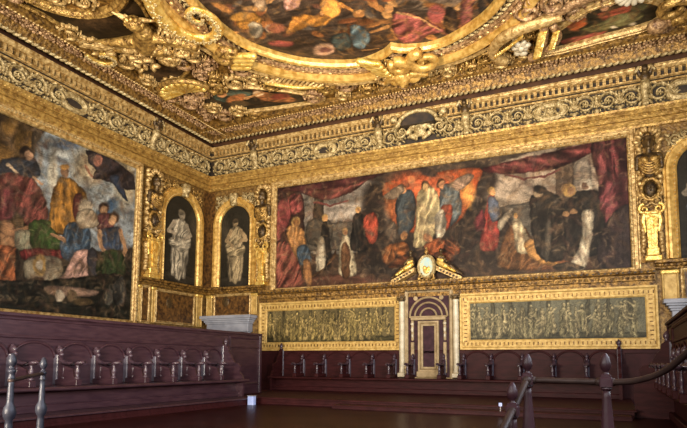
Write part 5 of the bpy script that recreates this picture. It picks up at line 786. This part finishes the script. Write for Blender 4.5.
# =================================================================== herm pillars
def make_herm(label, fr, u0, wd):
    t = thing('herm_pillar', label, 'pilaster', fr, (u0, 3.86, 0)); c = u0; z = 3.86; h = wd/2
    b = MB().box((c-h, z, .02), (c+h, 7.66, .06))
    b.build('backing', 'gold_deep', t)
    b = MB().box((c-h*.72, z, .06), (c+h*.72, z+.14, .32), .02).box((c-h*.55, z+.14, .06), (c+h*.55, z+.36, .28), .03)
    b.prism([(c-h*.36, z+.34), (c+h*.36, z+.34), (c+h*.5, z+1.3), (c-h*.5, z+1.3)], .06, .26)
    for i in (-1, 0, 1): b.prism([(c+i*h*.22-.02, z+.4), (c+i*h*.22+.02, z+.4), (c+i*h*.3+.025, z+1.25), (c+i*h*.3-.025, z+1.25)], .24, .3)
    b.box((c-h*.6, z+1.27, .06), (c+h*.6, z+1.36, .32), .02)
    for s in (-1, 1):
        sp = spiral(c+s*h*.62, z+1.42, .14, 1.3, PI/2, -s, .2, 16); b.tube([(x, y, .26) for x, y in sp], [.05-.002*i for i in range(17)], 6)
        b.tube([(c+s*h*.6, z+1.3, .22), (c+s*h*.72, z+1.1, .2), (c+s*h*.55, z+.8, .2)], [.06, .06, .03], 6)
    b.build('shaft', 'gold_bright', t)
    b = MB()
    for s in (-1, 1):
        for i in range(10):
            q = i/9; b.ell((c+s*h*(.82-.1*math.sin(q*PI)), z+.3+q*.85, .13), (.065, .1, .09), s*.5*(1 if i % 2 else -1), 6, 4)
        scroll_relief(b, c+s*h*.55, z+1.66, .2, s, 1.2, .14, 2.2, 8)
        for i in range(12):
            q = i/11; b.ell((c+s*h*.84, z+1.85+q*1.8, .13), (.075, .12, .09), s*.6*(1 if i % 2 else -1), 6, 4)
        for i in range(5): b.ell((c+s*(.06+i*.06), z+3.66-.02*i*i, .24-.01*i), (.06, .11, .07), -s*(.2+i*.25), 6, 4)
    b.build('foliage', 'gold_frame', t, smooth=True)
    b = MB().ell((c, z+1.98, .22), (.15, .22, .1), 0, 12, 8).ell((c, z+1.96, .32), (.03, .07, .05)).ell((c-.06, z+2.03, .3), (.03, .02, .02)).ell((c+.06, z+2.03, .3), (.03, .02, .02))
    m = b.build('mask', 'bronze', t, smooth=True)
    pts = [(c+.22*math.cos(2*PI*i/24), z+1.98+.3*math.sin(2*PI*i/24), .2) for i in range(25)]
    MB().tube(pts, .055, 6).build('wreath', 'gold', m, smooth=True)
    b = MB().ell((c, z+2.66, .2), (.21, .4, .16), 0, 12, 8).ell((c-.1, z+2.82, .3), (.11, .11, .08)).ell((c+.1, z+2.82, .3), (.11, .11, .08)).cap((c-.24, z+2.9, .2), (c+.24, z+2.9, .2), .1)
    b.cap((c-.27, z+2.88, .2), (c-.3, z+2.58, .2), .085, .06).cap((c+.27, z+2.88, .2), (c+.3, z+2.58, .2), .085, .06)
    b.cap((c, z+2.9, .21), (c, z+3.15, .25), .075).ell((c, z+3.27, .27), (.11, .15, .12), 0, 12, 8).ell((c, z+3.25, .39), (.022, .04, .03)).ell((c, z+3.38, .24), (.135, .11, .13), 0, 12, 8)
    b.ell((c-.11, z+3.24, .24), (.04, .1, .07)).ell((c+.11, z+3.24, .24), (.04, .1, .07)).ell((c, z+3.17, .35), (.05, .04, .04))
    b.build('bust', 'bronze', t, voxel=.02)
    b = MB()
    for s in (-1, 1): b.ell((c+s*.11, z+2.78, .34), (.12, .1, .07), s*.4)
    for i in range(5):
        pts = [(c-.26+.52*q/8, z+2.86-.2*math.sin(PI*q/8)-i*.07, .3+.06*math.sin(PI*q/8)-i*.01) for q in range(9)]
        b.tube(pts, .032, 6)
    b.ell((c, z+2.52, .27), (.12, .1, .08)).ell((c-.16, z+2.45, .22), (.09, .12, .07)).ell((c+.16, z+2.45, .22), (.09, .12, .07))
    b.build('drapery', 'gold', t, smooth=True)
    return t
make_herm('gilded pillar with a dark bust, between the left wall painting and arched statue painting', 'L', -3.02, .7)
make_herm('gilded bust pillar between the brownish arched painting and the great painting', 'B', 2.62, .54)
make_herm('gilded pillar with a dark bust at the right end of the great painting', 'B', 15.18, .58)

# =================================================================== panels and strips below the arched pictures
def strip(label, fr, x0, x1, y0, y1):
    t = thing('gilded_pilaster', label, 'pilaster', fr, ((x0+x1)/2, y0, 0), 'gilded pilasters under the arched paintings')
    b = MB().box((x0, y0, 0), (x1, y1, .08)).box((x0, y0, .06), (x0+.05, y1, .12), .015).box((x1-.05, y0, .06), (x1, y1, .12), .015)
    b.build('shaft', 'gold_soft', t)
    MB().box((x0-.03, y1-.12, 0), (x1+.03, y1, .14), .03).build('capital', 'gold_bright', t)
def burl(label, fr, x0, x1, y0, y1):
    t = thing('inlaid_panel', label, 'panel', fr, ((x0+x1)/2, y0, 0), 'burl inlaid panels under the arched paintings')
    MB().box((x0, y0, .0005), (x1, y1, .04)).build('panel', 'burl', t)
    MB().sweep(rect(x0, x1, y0, y1), [(0, .02), (0, .06), (.03, .08), (.06, .06), (.09, .06), (.09, .005)]).build('moulding', 'gold_frame', t)
    if x1-x0 > 1:
        b = MB(); cx, cy = (x0+x1)/2-.3, (y0+y1)/2+.15
        b.ell((cx, cy, .04), (.16, .2, .03), 0, 10, 6)
        b.build('inlay', 'bronze', t)
burl('narrow burl panel under the left wall pillar figure', 'L', -3.28, -3.02, 2.45, 3.55)
burl('wide burl panel under the grey arched statue painting', 'L', -2.62, -.78, 2.5, 3.5)
burl('burl panel above the grey stone door hood', 'B', .48, 2.02, 2.86, 3.55)
burl('burl panel at the far right beside the right-hand stone hood', 'B', 15.9, 17.2, 2.86, 3.55)
strip('gilded strip between the left wall painting and the narrow burl panel', 'L', -3.5, -3.38, 2.4, 3.62)
strip('gilded strip between the narrow and the wide burl panels', 'L', -2.9, -2.73, 2.4, 3.62)
strip('gilded strip left of the room corner beside the wide burl panel', 'L', -.66, -.34, 2.4, 3.62)
strip('gilded strip on the back wall right of the room corner', 'B', .1, .36, 2.84, 3.62)
strip('gilded strip on the back wall left of the long olive painting', 'B', 2.14, 2.4, 2.84, 3.62)
strip('gilded strip on the back wall right of the long grey-green painting', 'B', 15.36, 15.76, 2.84, 3.62)

# =================================================================== carved frieze
tB = thing('carved_frieze', 'carved gilt scroll frieze along the back wall under the dentils', 'frieze', 'B', (0, 8.2, .1))
tL = thing('carved_frieze', 'carved gilt scroll frieze along the left wall under the dentils', 'frieze', 'L', (0, 8.2, .1))
protos = [scroll_relief(MB(), 0, 8.53, .33, s, a, .12, 2.6, 12).build('acanthus_scroll', 'gold_pale', tB, smooth=True) for s, a in ((1, .3), (-1, 2.8))]
mb_leaf = MB()
for i in range(7):
    a = -1.1+i*.37; mb_leaf.ell((.0+.1*math.sin(a), 8.36+.24*math.cos(a)*.6+.05, .13), (.04, .16, .05), -a, 6, 4)
mb_leaf.ell((0, 8.3, .15), (.08, .07, .05)).ell((0, 8.72, .13), (.05, .1, .04)).ell((-.09, 8.7, .13), (.04, .08, .04), .6).ell((.09, 8.7, .13), (.04, .08, .04), -.6)
leaf0 = mb_leaf.build('palmette', 'gold_pale', tB, smooth=True)
ov = MB(); pth = [(.34*math.cos(2*PI*i/28), 8.53+.17*math.sin(2*PI*i/28)) for i in range(28)]
med0 = MB().prism([(x*.95, 8.53+(y-8.53)*.95) for x, y in pth], .1, .14).build('oval_medallion', 'ground', tB)
MB().sweep(pth, [(-.06, .11), (-.04, .2), (.04, .24), (.12, .2), (.14, .11)]).build('moulding', 'gold_pale', med0)
used = {}
def put(proto, par, du, first):
    if first not in used and proto.parent == par: used[first] = 1; o = proto
    else: o = copy_tree(proto, par)
    o.location = (du, 0, 0); return o
skipB = [2.3, 7.26, 10.18, 15.16]; medB = [5.15, 12.66, 16.1]
i = 0; X = .62
while X < 17.5:
    if min(abs(X-q) for q in medB) < .32: X += .1; continue
    if 7.7 < X < 9.6 or min(abs(X-q) for q in skipB) < .3: X += .1; continue
    put(protos[i % 2], tB, X, 's%d' % (i % 2)); put(leaf0, tB, X+.3, 'l'); i += 1; X += .6
for q in medB: put(med0, tB, q, 'm')
Y = -.55
while Y > -10.5:
    if abs(Y+6.3) < .45 or abs(Y+3.29) < .32: Y -= .1; continue
    put(protos[i % 2], tL, Y, 'x'); put(leaf0, tL, Y-.3, 'x'); i += 1; Y -= .6
put(med0, tL, -6.3, 'x')
def corbel(label, fr, u):
    t = thing('corbel_figure', label, 'carving', fr, (u, 8.22, .1), 'carved figures breaking the cornice')
    c = u
    b = MB().ell((c, 8.95, .42), (.13, .17, .12), 0, 10, 7).ell((c, 9.14, .52), (.085, .1, .09), 0, 10, 7).cap((c-.12, 9.0, .42), (c-.2, 9.2, .5), .06, .05).cap((c+.12, 9.0, .42), (c+.2, 9.2, .5), .06, .05).cap((c, 9.0, .44), (c, 9.1, .5), .05).ell((c, 9.2, .5), (.09, .07, .09))
    b.build('bust', 'bronze', t, voxel=.018)
    b = MB().tube([(c, 8.85, .4), (c, 8.7, .38), (c, 8.55, .27), (c, 8.4, .22), (c, 8.28, .24), (c, 8.22, .3)], [.13, .13, .1, .09, .1, .06], 8)
    for s in (-1, 1):
        for q in range(4): b.ell((c+s*.13, 8.3+q*.15, .2), (.05, .1, .06), s*.5, 6, 4)
    b.ell((c, 8.25, .3), (.1, .06, .06))
    b.build("bracket", "gold_pale", t, smooth=True)
    for s in (-1, 1): MB().cap((c+s*.15, 9.2, .5), (c+s*.24, 9.08, .5), .05, .035).build('wing', 'gold_pale', t, smooth=True)
for lab, fr, u in (('carved cornice figure on the left wall above the gilded pillar', 'L', -3.29), ('carved cornice figure on the back wall nearest the room corner', 'B', 2.3),
                   ('carved cornice figure just left of the dark arched cartouche', 'B', 7.26), ('carved cornice figure just right of the dark arched cartouche', 'B', 10.18),
                   ('carved cornice figure above the right-hand pillar with a dark bust', 'B', 15.16)):
    corbel(lab, fr, u)
t = thing('frieze_cartouche', 'carved cartouche with a dark arched hollow in the middle of the back cornice', 'carving', 'B', (8.68, 8.22, .1))
hp = [(8.68+.55*math.cos(PI*i/14), 8.72+.38*math.sin(PI*i/14)) for i in range(15)]
MB().prism(hp, .3, .56).build('hollow', 'ground', t)
MB().tube([(x*1.0+(x-8.68)*.15, y+.03, .58) for x, y in [(7.95, 8.62)]+hp[::-1]+[(9.4, 8.62)]], [.05]+[.07]*15+[.05], 7).build('arched_moulding', 'gold_pale', t, smooth=True)
for x_, sg, a_, k_ in ((8.05, 1, 0, 7.85), (9.35, -1, 3, 9.5)):
    scroll_relief(MB(), x_, 8.62, .34, sg, a_, .2, 3).ell((k_, 9.02, .5), (.13, .13, .1)).tube([(x_, 8.85, .35), (k_, 9.0, .5)], .06).build('side_scroll', 'gold_pale', t, smooth=True)
b = MB().ell((8.68, 8.62, .3), (.22, .26, .16), 0, 12, 8).ell((8.68, 8.6, .46), (.05, .08, .06)).ell((8.6, 8.68, .43), (.04, .03, .03)).ell((8.76, 8.68, .43), (.04, .03, .03))
for s in (-1, 1):
    b.cap((8.68+s*.2, 8.75, .35), (8.68+s*.45, 8.55, .3), .1, .06); b.cap((8.68+s*.3, 8.45, .3), (8.68+s*.12, 8.32, .3), .09, .06)
b.build('mask', 'gold_pale', t, voxel=.022)

# =================================================================== marble doorway in the middle of the back wall
t = thing('marble_doorway', 'small mauve and cream marble doorway with concentric arches in the middle of the back wall', 'doorway', 'B', (8.87, .66, 0))
MB().box((8.14, .66, .02), (9.6, 3.38, .12)).build('field', 'mauve', t)
MB().sweep(rect(8.2, 9.54, .66, 3.32), [(0, .1), (0, .16), (.04, .2), (.09, .2), (.12, .14), (.12, .02)]).build('outer_frame', 'cream', t)
cx, cy = 8.87, 2.55
for r, nm, w in ((.58, 'arch_moulding', .06), (.42, 'arch_moulding', .05), (.24, 'arch_moulding', .05)):
    pth = [(cx+r*math.cos(PI*i/24), cy+r*math.sin(PI*i/24)) for i in range(25)]
    MB().sweep(pth, [(0, .11), (0, .17), (w*.5, .2), (w, .17), (w, .11)], False).build(nm, 'cream', t)
MB().prism([(cx+.17*math.cos(PI*i/12), cy+.17*math.sin(PI*i/12)) for i in range(13)], .11, .15).build('lunette', 'mauve', t)
MB().box((8.3, 2.44, .1), (9.44, 2.54, .22), .02).box((8.26, 2.52, .1), (9.48, 2.57, .24), .015).build('lintel', 'cream', t)
for x in (8.45, 9.29):
    MB().lathe((x, 3.14, .1), [(.001, -.01), (.07, -.01), (.07, .05), (.03, .06), (.001, .06)], 12, 'z').build('roundel', 'cream', t)
for x in (8.35, 9.4):
    p_ = MB().box((x-.05, .8, .1), (x+.05, 1.75, .2), .015).box((x-.04, 1.8, .1), (x+.04, 2.44, .18), .015).build('pilaster', 'cream', t)
    MB().ell((x, 2.15, .18), (.05, .1, .04), 0, 8, 6).ell((x, 2.33, .18), (.06, .06, .04)).ell((x, 1.95, .18), (.035, .08, .03)).build('ornament', 'marble', p_, smooth=True)
MB().sweep(rect(8.69, 9.06, .98, 2.26), [(0, .1), (0, .16), (.05, .18), (.08, .14), (.1, .2), (.15, .2), (.15, .1)]).build('door_frame', 'cream', t)
MB().box((8.69, .98, .1), (9.06, 2.26, .14), .01).build('door_leaf', 'mauve', t)
MB().box((8.5, .66, .1), (9.26, .84, .26), .02).build('threshold', 'cream', t)
def column(label, x):
    t = thing('marble_column', label, 'column', 'B', (x, .66, .16), 'white columns beside the marble doorway')
    MB().lathe((x, .78, .16), [(.1, 0), (.1, .06), (.09, .1), (.095, 1.9), (.085, 2.2), (.1, 2.24), (.1, 2.28)], 16, 'y').build('shaft', 'marble', t, smooth=True)
    MB().box((x-.12, .66, .02), (x+.12, .79, .29), .015).build('base', 'marble', t)
    b = MB().lathe((x, 3.0, .16), [(.09, 0), (.1, .05), (.13, .16), (.11, .18)], 14, 'y').box((x-.14, 3.16, .03), (x+.14, 3.22, .3), .01)
    for s in (-1, 1): b.ell((x+s*.11, 3.12, .25), (.045, .045, .04))
    b.build('capital', 'bronze', t)
column('white marble column at the left side of the marble doorway', 8.0)
column('white marble column at the right side of the marble doorway', 9.75)
# crest above the doorway
t = thing('oval_crest', 'gilt oval crest with pale blue field standing above the marble doorway', 'crest', 'B', (8.86, 3.66, .2))
ell_ = [(8.86+.22*math.cos(2*PI*i/28), 4.12+.3*math.sin(2*PI*i/28)) for i in range(28)]
s_ = MB().prism(ell_, .2, .28).build('shield', mat('crest_blue', '8fb0b8', 'b9b58a', 0, .5, 6), t)
MB().ell((8.86, 4.0, .28), (.12, .12, .03), 0, 8, 5).ell((8.8, 4.08, .28), (.06, .08, .03)).ell((8.93, 4.06, .28), (.06, .07, .03)).build('emblem', 'gold_bright', s_, smooth=True)
MB().sweep(ell_, [(0, .2), (0, .32), (.05, .34), (.09, .28), (.09, .2)]).build('oval_frame', 'gold_pale', t)
MB().lathe((8.86, 4.5, .27), [(.06, 0), (.04, .03), (.07, .08), (.05, .13), (.015, .18), (.03, .2), (.001, .24)], 12, 'y').build('finial', 'gold', t, smooth=True)
b = MB()
for s in (-1, 1):
    sp = spiral(8.86+s*.14, 3.78, .12, 1.3, PI/2, -s, .25, 16); b.tube([(x, y, .3) for x, y in sp], [.035-.001*i for i in range(17)], 6)
b.ell((8.86, 3.72, .3), (.07, .07, .05)).ell((8.62, 3.74, .3), (.06, .06, .05)).ell((9.1, 3.74, .3), (.06, .06, .05))
b.build('scroll_foot', 'gold', t, smooth=True)
for s, lab, lab2 in ((-1, 'sloping gilt pediment half left of the oval crest', 'gilt and dark reclining carved figure left of the oval crest'), (1, 'sloping gilt pediment half right of the oval crest', 'gilt and dark reclining carved figure right of the oval crest')):
    c = 8.86
    t = thing('pediment_half', lab, 'pediment', 'B', (c+s*.6, 3.66, .2), 'pediment halves beside the oval crest')
    MB().prism([(c+s*1.14, 3.66), (c+s*.96, 3.66), (c+s*.36, 3.96), (c+s*.36, 4.1), (c+s*1.14, 3.73)][::s], .12, .42).build('slope', 'gold_frame', t)
    b = MB()
    for k in range(6): x = c+s*(1.0-.1*k); y = 3.68+.05*k; b.box((x-.03, y, .42), (x+.03, y+.055, .45))
    b.build('dentils', 'umber', t)
    t = thing('reclining_figure', lab2, 'sculpture', 'B', (c+s*.6, 3.93, .3), 'reclining figures beside the oval crest')
    g = lambda x, y, w: (c+s*x, y, w)
    b = MB().cap(g(.54, 4.1, .34), g(.5, 4.38, .34), .1, .09).cap(g(.5, 4.38, .34), g(.49, 4.5, .35), .04).ell(g(.49, 4.58, .36), (.065, .08, .07), 0, 10, 7)
    b.cap(g(.44, 4.4, .38), g(.38, 4.22, .42), .05, .04).cap(g(.56, 4.38, .38), g(.68, 4.22, .4), .05, .04)
    b.cap(g(.56, 4.08, .34), g(.8, 4.08, .38), .09, .07).cap(g(.8, 4.08, .38), g(1.02, 3.86, .36), .065, .04).cap(g(.6, 4.08, .32), g(.86, 4.0, .32), .085, .06).cap(g(.86, 4.0, .32), g(1.12, 3.82, .34), .06, .04)
    b.build('body', 'bronze', t, voxel=.014)
    b = MB()
    for k in range(4): b.cap(g(.48+.05*k, 4.14-.02*k, .43), g(.7+.08*k, 4.04-.05*k, .45), .06, .045)
    b.cap(g(.44, 4.2, .41), g(.64, 4.07, .43), .08, .09).cap(g(.42, 4.3, .41), g(.56, 4.26, .43), .05, .05)
    b.build('drapery', 'gold_bright', t, voxel=.014)

# =================================================================== stalls
def stall_row(label, fr, u0, u1, arms, ends, wx, floor_v, screen=None, arches=None, panels=None, seat_d=.8, seat_cat='bench'):
    t = thing('stall_bench', label, seat_cat, fr, ((u0+u1)/2, floor_v, 0))
    if screen:
        s0, s1, top = screen
        b = MB().box((s0, floor_v, -.1), (s1, top, 0)).box((s0, floor_v, 0), (s0+.12, top, .03))
        n = max(1, int((s1-s0)/2.6))
        sc_ = b.build('back_screen', wx[0], t)
        MB().box((s0, top-.03, -.14), (s1+.03, top+.04, .06), .015).box((s0, top-.09, 0), (s1, top-.05, .03), .01).box((s0, 1.51, 0), (s1, 1.56, .035), .012).build('top_rail', wx[0], sc_)
        for e in ends:
            if e < s1-.8:
                MB().sweep(rect(e+.35, s1-.12, .5, top-.16), [(0, 0), (0, .02), (.04, .035), (.08, .02), (.08, 0)]).build('end_panel_moulding', wx[0], sc_)
                MB().box((s1-.1, floor_v, -.12), (s1+.02, top, .05), .01).build('end_stile', wx[0], sc_)
    for p0, p1 in (panels or []):
        MB().box((p0, .6, .08), (p1, 1.47, .13)).build('back_panel', wx[1], t)
    off = 0. if screen else .13
    MB().box((u0, .56, 0), (u1, .625, seat_d+off), .02).build('seat_board', wx[0], t)
    MB().box((u0+.04, floor_v, seat_d+off-.36), (u1-.04, .56, seat_d+off-.3)).box((u0+.04, floor_v, seat_d+off-.36), (u1-.04, floor_v+.14, seat_d+off-.2), .015).build('seat_front', wx[0], t)
    c = arms[0]
    poly = [(0, .625), (.6, .625), (.62, .74), (.54, .78), (.5, .94), (.34, .99), (.2, 1.03), (.15, 1.14), (.14, 1.25), (.07, 1.31), (0, 1.31)]
    a0 = MB().prism([(w+off, v) for w, v in poly], c-.03, c+.03, 'wv').build('armrest', wx[0], t)
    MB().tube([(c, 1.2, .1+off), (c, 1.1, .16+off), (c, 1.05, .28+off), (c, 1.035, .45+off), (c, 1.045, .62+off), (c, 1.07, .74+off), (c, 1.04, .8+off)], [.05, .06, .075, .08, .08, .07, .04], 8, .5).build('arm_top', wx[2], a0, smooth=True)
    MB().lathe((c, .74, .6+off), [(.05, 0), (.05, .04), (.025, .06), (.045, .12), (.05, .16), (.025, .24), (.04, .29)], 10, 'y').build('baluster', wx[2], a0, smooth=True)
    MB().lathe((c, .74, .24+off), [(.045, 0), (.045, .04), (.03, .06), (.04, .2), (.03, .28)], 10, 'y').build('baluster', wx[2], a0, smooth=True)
    MB().box((c-.065, .625, .08+off), (c+.065, .74, .66+off), .01).build('arm_block', wx[1], a0)
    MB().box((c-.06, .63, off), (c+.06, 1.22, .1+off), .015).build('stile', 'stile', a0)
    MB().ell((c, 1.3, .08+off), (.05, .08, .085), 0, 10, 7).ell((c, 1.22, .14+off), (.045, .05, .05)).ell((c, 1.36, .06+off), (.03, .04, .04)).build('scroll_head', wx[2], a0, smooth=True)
    if seat_d < .6: a0.scale = (1, 1, .6)
    for q in arms[1:]:
        o = copy_tree(a0, t); o.location = (q-c, 0, 0)
    for p0, p1 in (arches or []):
        m_ = (p0+p1)/2; r = (p1-p0)/2-.05
        pts = [(m_+r*math.cos(PI*i/20), 1.16+.29*math.sin(PI*i/20), off+.01) for i in range(21)]
        MB().tube(pts, .028, 6).build('arch_moulding', wx[0], t, smooth=True)
    for e in ends:
        poly = [(0, floor_v), (.72, floor_v), (.74, .6), (.68, .74), (.6, .84), (.62, .98), (.56, 1.06), (.44, 1.08), (.36, 1.16), (.3, 1.3), (.22, 1.38), (.2, 1.5), (.1, 1.58), (0, 1.58)]
        ep = MB().prism([(w+off, v) for w, v in poly], e-.04, e+.04, 'wv').build('end_panel', wx[0], t)
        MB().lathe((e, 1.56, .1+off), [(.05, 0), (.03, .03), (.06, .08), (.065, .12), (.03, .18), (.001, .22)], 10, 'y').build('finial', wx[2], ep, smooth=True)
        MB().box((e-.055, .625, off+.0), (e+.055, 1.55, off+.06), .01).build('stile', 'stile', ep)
    return t
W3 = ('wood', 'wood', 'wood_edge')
la = [-5.18, -6.05, -6.95, -7.81, -8.68, -9.55, -10.5, -11.4]
stall_row('long reddish-brown wooden stall bench with tall back along the left side', 'S', -12.5, -4.15, la, [-4.35], W3, .17, (-13, -2.5, 1.93),
          [(p, q) for p, q in zip(la, [-4.35]+la[:-1])])
ba = [4.4, 5.24, 6.13, 7.0, 7.76, 8.37, 9.37, 9.99, 10.81, 11.7, 12.57, 13.43]
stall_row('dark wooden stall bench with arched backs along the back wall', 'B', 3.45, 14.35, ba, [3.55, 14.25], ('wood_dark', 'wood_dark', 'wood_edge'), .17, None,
          [(3.55, 4.4), (4.4, 5.24), (5.24, 6.13), (6.13, 7.0), (7.0, 7.8), (9.97, 10.81), (10.81, 11.7), (11.7, 12.57), (12.57, 13.43), (13.43, 14.25)], [(3.4, 7.88), (9.88, 14.4)])
ra = [4.9, 5.8, 6.7, 7.6, 8.5, 9.4]
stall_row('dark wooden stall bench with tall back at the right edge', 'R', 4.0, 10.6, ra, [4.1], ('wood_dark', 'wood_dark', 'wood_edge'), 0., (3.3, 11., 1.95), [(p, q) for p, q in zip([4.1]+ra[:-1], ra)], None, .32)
t = thing('stall_dais', 'low brown wooden platform under the left and back stall benches', 'platform', 'W', (5.5, -4.5, 0))
MB().box((4.08, -13, 0), (5.44, -4.44, .15)).box((3.3, -4.44, 0), (14.45, -.02, .15)).build('platform', 'wood_dark', t)
MB().box((4.08, -13, .14), (5.5, -4.5, .172), .012).build('tread', 'wood', t)
MB().box((3.3, -4.5, .14), (14.5, -.02, .172), .012).build('tread', 'wood_dark', t)
MB().box((5.44, -13, 0), (5.47, -4.47, .05), .008).box((5.44, -4.47, 0), (14.45, -4.44, .05), .008).build('skirting', 'wood_dark', t)
t = thing('low_step', 'low dark wooden step in front of the stall bench along the back wall', 'step', 'W', (10, -4.9, 0))
MB().box((7.95, -5.0, 0), (14.4, -4.52, .07)).build('riser', 'wood_dark', t)
MB().box((7.93, -5.02, .065), (14.4, -4.52, .09), .01).build('tread', 'wood_dark', t)
t = thing('reflection_block', 'small bluish-white block standing in for a light reflection on the floor at the far end of the left stall bench', 'box', 'W', (5.59, -4.9, 0))  # added block imitating a bluish light reflection by the platform
MB().box((5.5, -4.98, 0), (5.68, -4.84, .22), .015).build('body', 'white', t)
MB().box((5.495, -4.985, .22), (5.685, -4.835, .235), .006).build('reflection_top', 'stone', t)

t = thing('wall_tag', 'tiny white square tag on the dark step front left of the low acorn-topped post', 'tag', 'W', (11.92, -5.03, .2))
MB().box((11.885, -5.035, .2), (11.955, -5.025, .27), .003).build('plate', 'white', t)
MB().box((11.905, -5.042, .09), (11.935, -5.028, .2), .003).build('stem', 'wood_edge', t)

# =================================================================== barrier posts and bars
def post_part(t, x, y, top, k=1., bulb=True, square=False):
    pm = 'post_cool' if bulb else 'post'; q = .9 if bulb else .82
    z = top
    MB().lathe((x, y, z), [(.001, 0), (.012*k, -.004), (.026*k, -.03), (.036*k, -.065), (.038*k, -.085), (.03*k, -.112), (.016*k, -.126), (.014*k, -.135), (.022*k, -.142), (.024*k, -.15)][::-1], 16, q=q).build('finial', pm, t, smooth=True)
    if square:
        b = MB().box((x-.034*k, y-.034*k, z-.19), (x+.034*k, y+.034*k, z-.135), .006).box((x-.028*k, y-.028*k, z-.135), (x+.028*k, y+.028*k, z-.121), .004).lathe((x, y, z), [(.026*k, -.208), (.031*k, -.2), (.028*k, -.19)], 14)
    else:
        b = MB().lathe((x, y, z), [(.03*k, -.25), (.034*k, -.24), (.026*k, -.225), (.026*k, -.19), (.036*k, -.18), (.036*k, -.165), (.022*k, -.15)], 16, q=q)
    b.build('collar', pm, t, smooth=not square)
    if bulb: pr = [(.022*k, -.25), (.026*k, -.3), (.03*k, -.46), (.034*k, -.49), (.05*k, -.52), (.058*k, -.57), (.046*k, -.62), (.03*k, -.64), (.034*k, -.68), (.04*k, -.85), (.05*k, (-z+.04)/q)]
    else: pr = [(.024*k, -.25), (.027*k, -.3), (.04*k, -.48), (.05*k, -.6), (.055*k, -.68), (.04*k, -.74), (.03*k, -.8), (.045*k, -.95), (.05*k, (-z+.04)/q)]
    MB().lathe((x, y, z), pr[::-1], 16, q=q).build('shaft', pm, t, smooth=True)
    MB().lathe((x, y, 0), [(.14, 0), (.14, .02), (.1, .035), (.05, .06)], 18).build('base', pm, t, smooth=True)
def bar(name, label, pts, r, group=None, flat=1., m='iron'):
    t = thing(name, label, 'barrier bar', 'W', pts[0], group)
    MB().tube(smooth_path(pts, 6, False), r, 8, flat).build('bar', m, t, smooth=True)
    for p in (pts[0], pts[-1]): MB().ell(p, (.03, .03, .025), 0, 8, 6).build('end_ring', m, t, smooth=True)
PO = [('turned barrier post at the lower left edge, the nearer one', POST_L1, 1.05, True, False), ('turned barrier post at the lower left, beside the nearer one', POST_L2, 1.05, True, False),
      ('acorn-topped wooden barrier post at the lower right with a bar on both sides', POST_P1, 1., False, True), ('acorn-topped wooden barrier post at the left end of the straight bar', POST_P2, 1., False, True),
      ('low acorn-topped post at the foot of the sloping bar', POST_P3, 1.05, False, True)]
for lab, (x, y, z), k, bulb, sq in PO:
    post_part(thing('barrier_post', lab, 'barrier post', 'W', (x, y, 0)), x, y, z, k, bulb, sq)
def at(p, dz, dx=0, dy=0): return (p[0]+dx, p[1]+dy, p[2]+dz)
bar('barrier_bar', 'slanting bar between the two left barrier posts', [at(POST_L1, -.235), at(POST_L2, -.16)], .018)
bar('barrier_bar', 'straight horizontal bar between the two upright right-hand posts', [at(POST_P2, -.162, .03), at(POST_P1, -.162, -.03)], .017)
bar('barrier_bar', 'curved bar rising to the right from the acorn-topped post', [at(POST_P1, -.162, .03), BAR_A, BAR_B, BAR_C, BAR_E], .017)
bar('barrier_bar', 'sloping bar descending toward the low acorn-topped post', [at(POST_P2, -.162, 0, -.03), at(POST_P3, -.165, 0, .02)], .02)
bar('barrier_bar', 'short slanting bar running down and left from the low acorn-topped post', [at(POST_P3, -.165, 0, -.03), BAR_D], .022)
exec_ceiling()
exec_light()
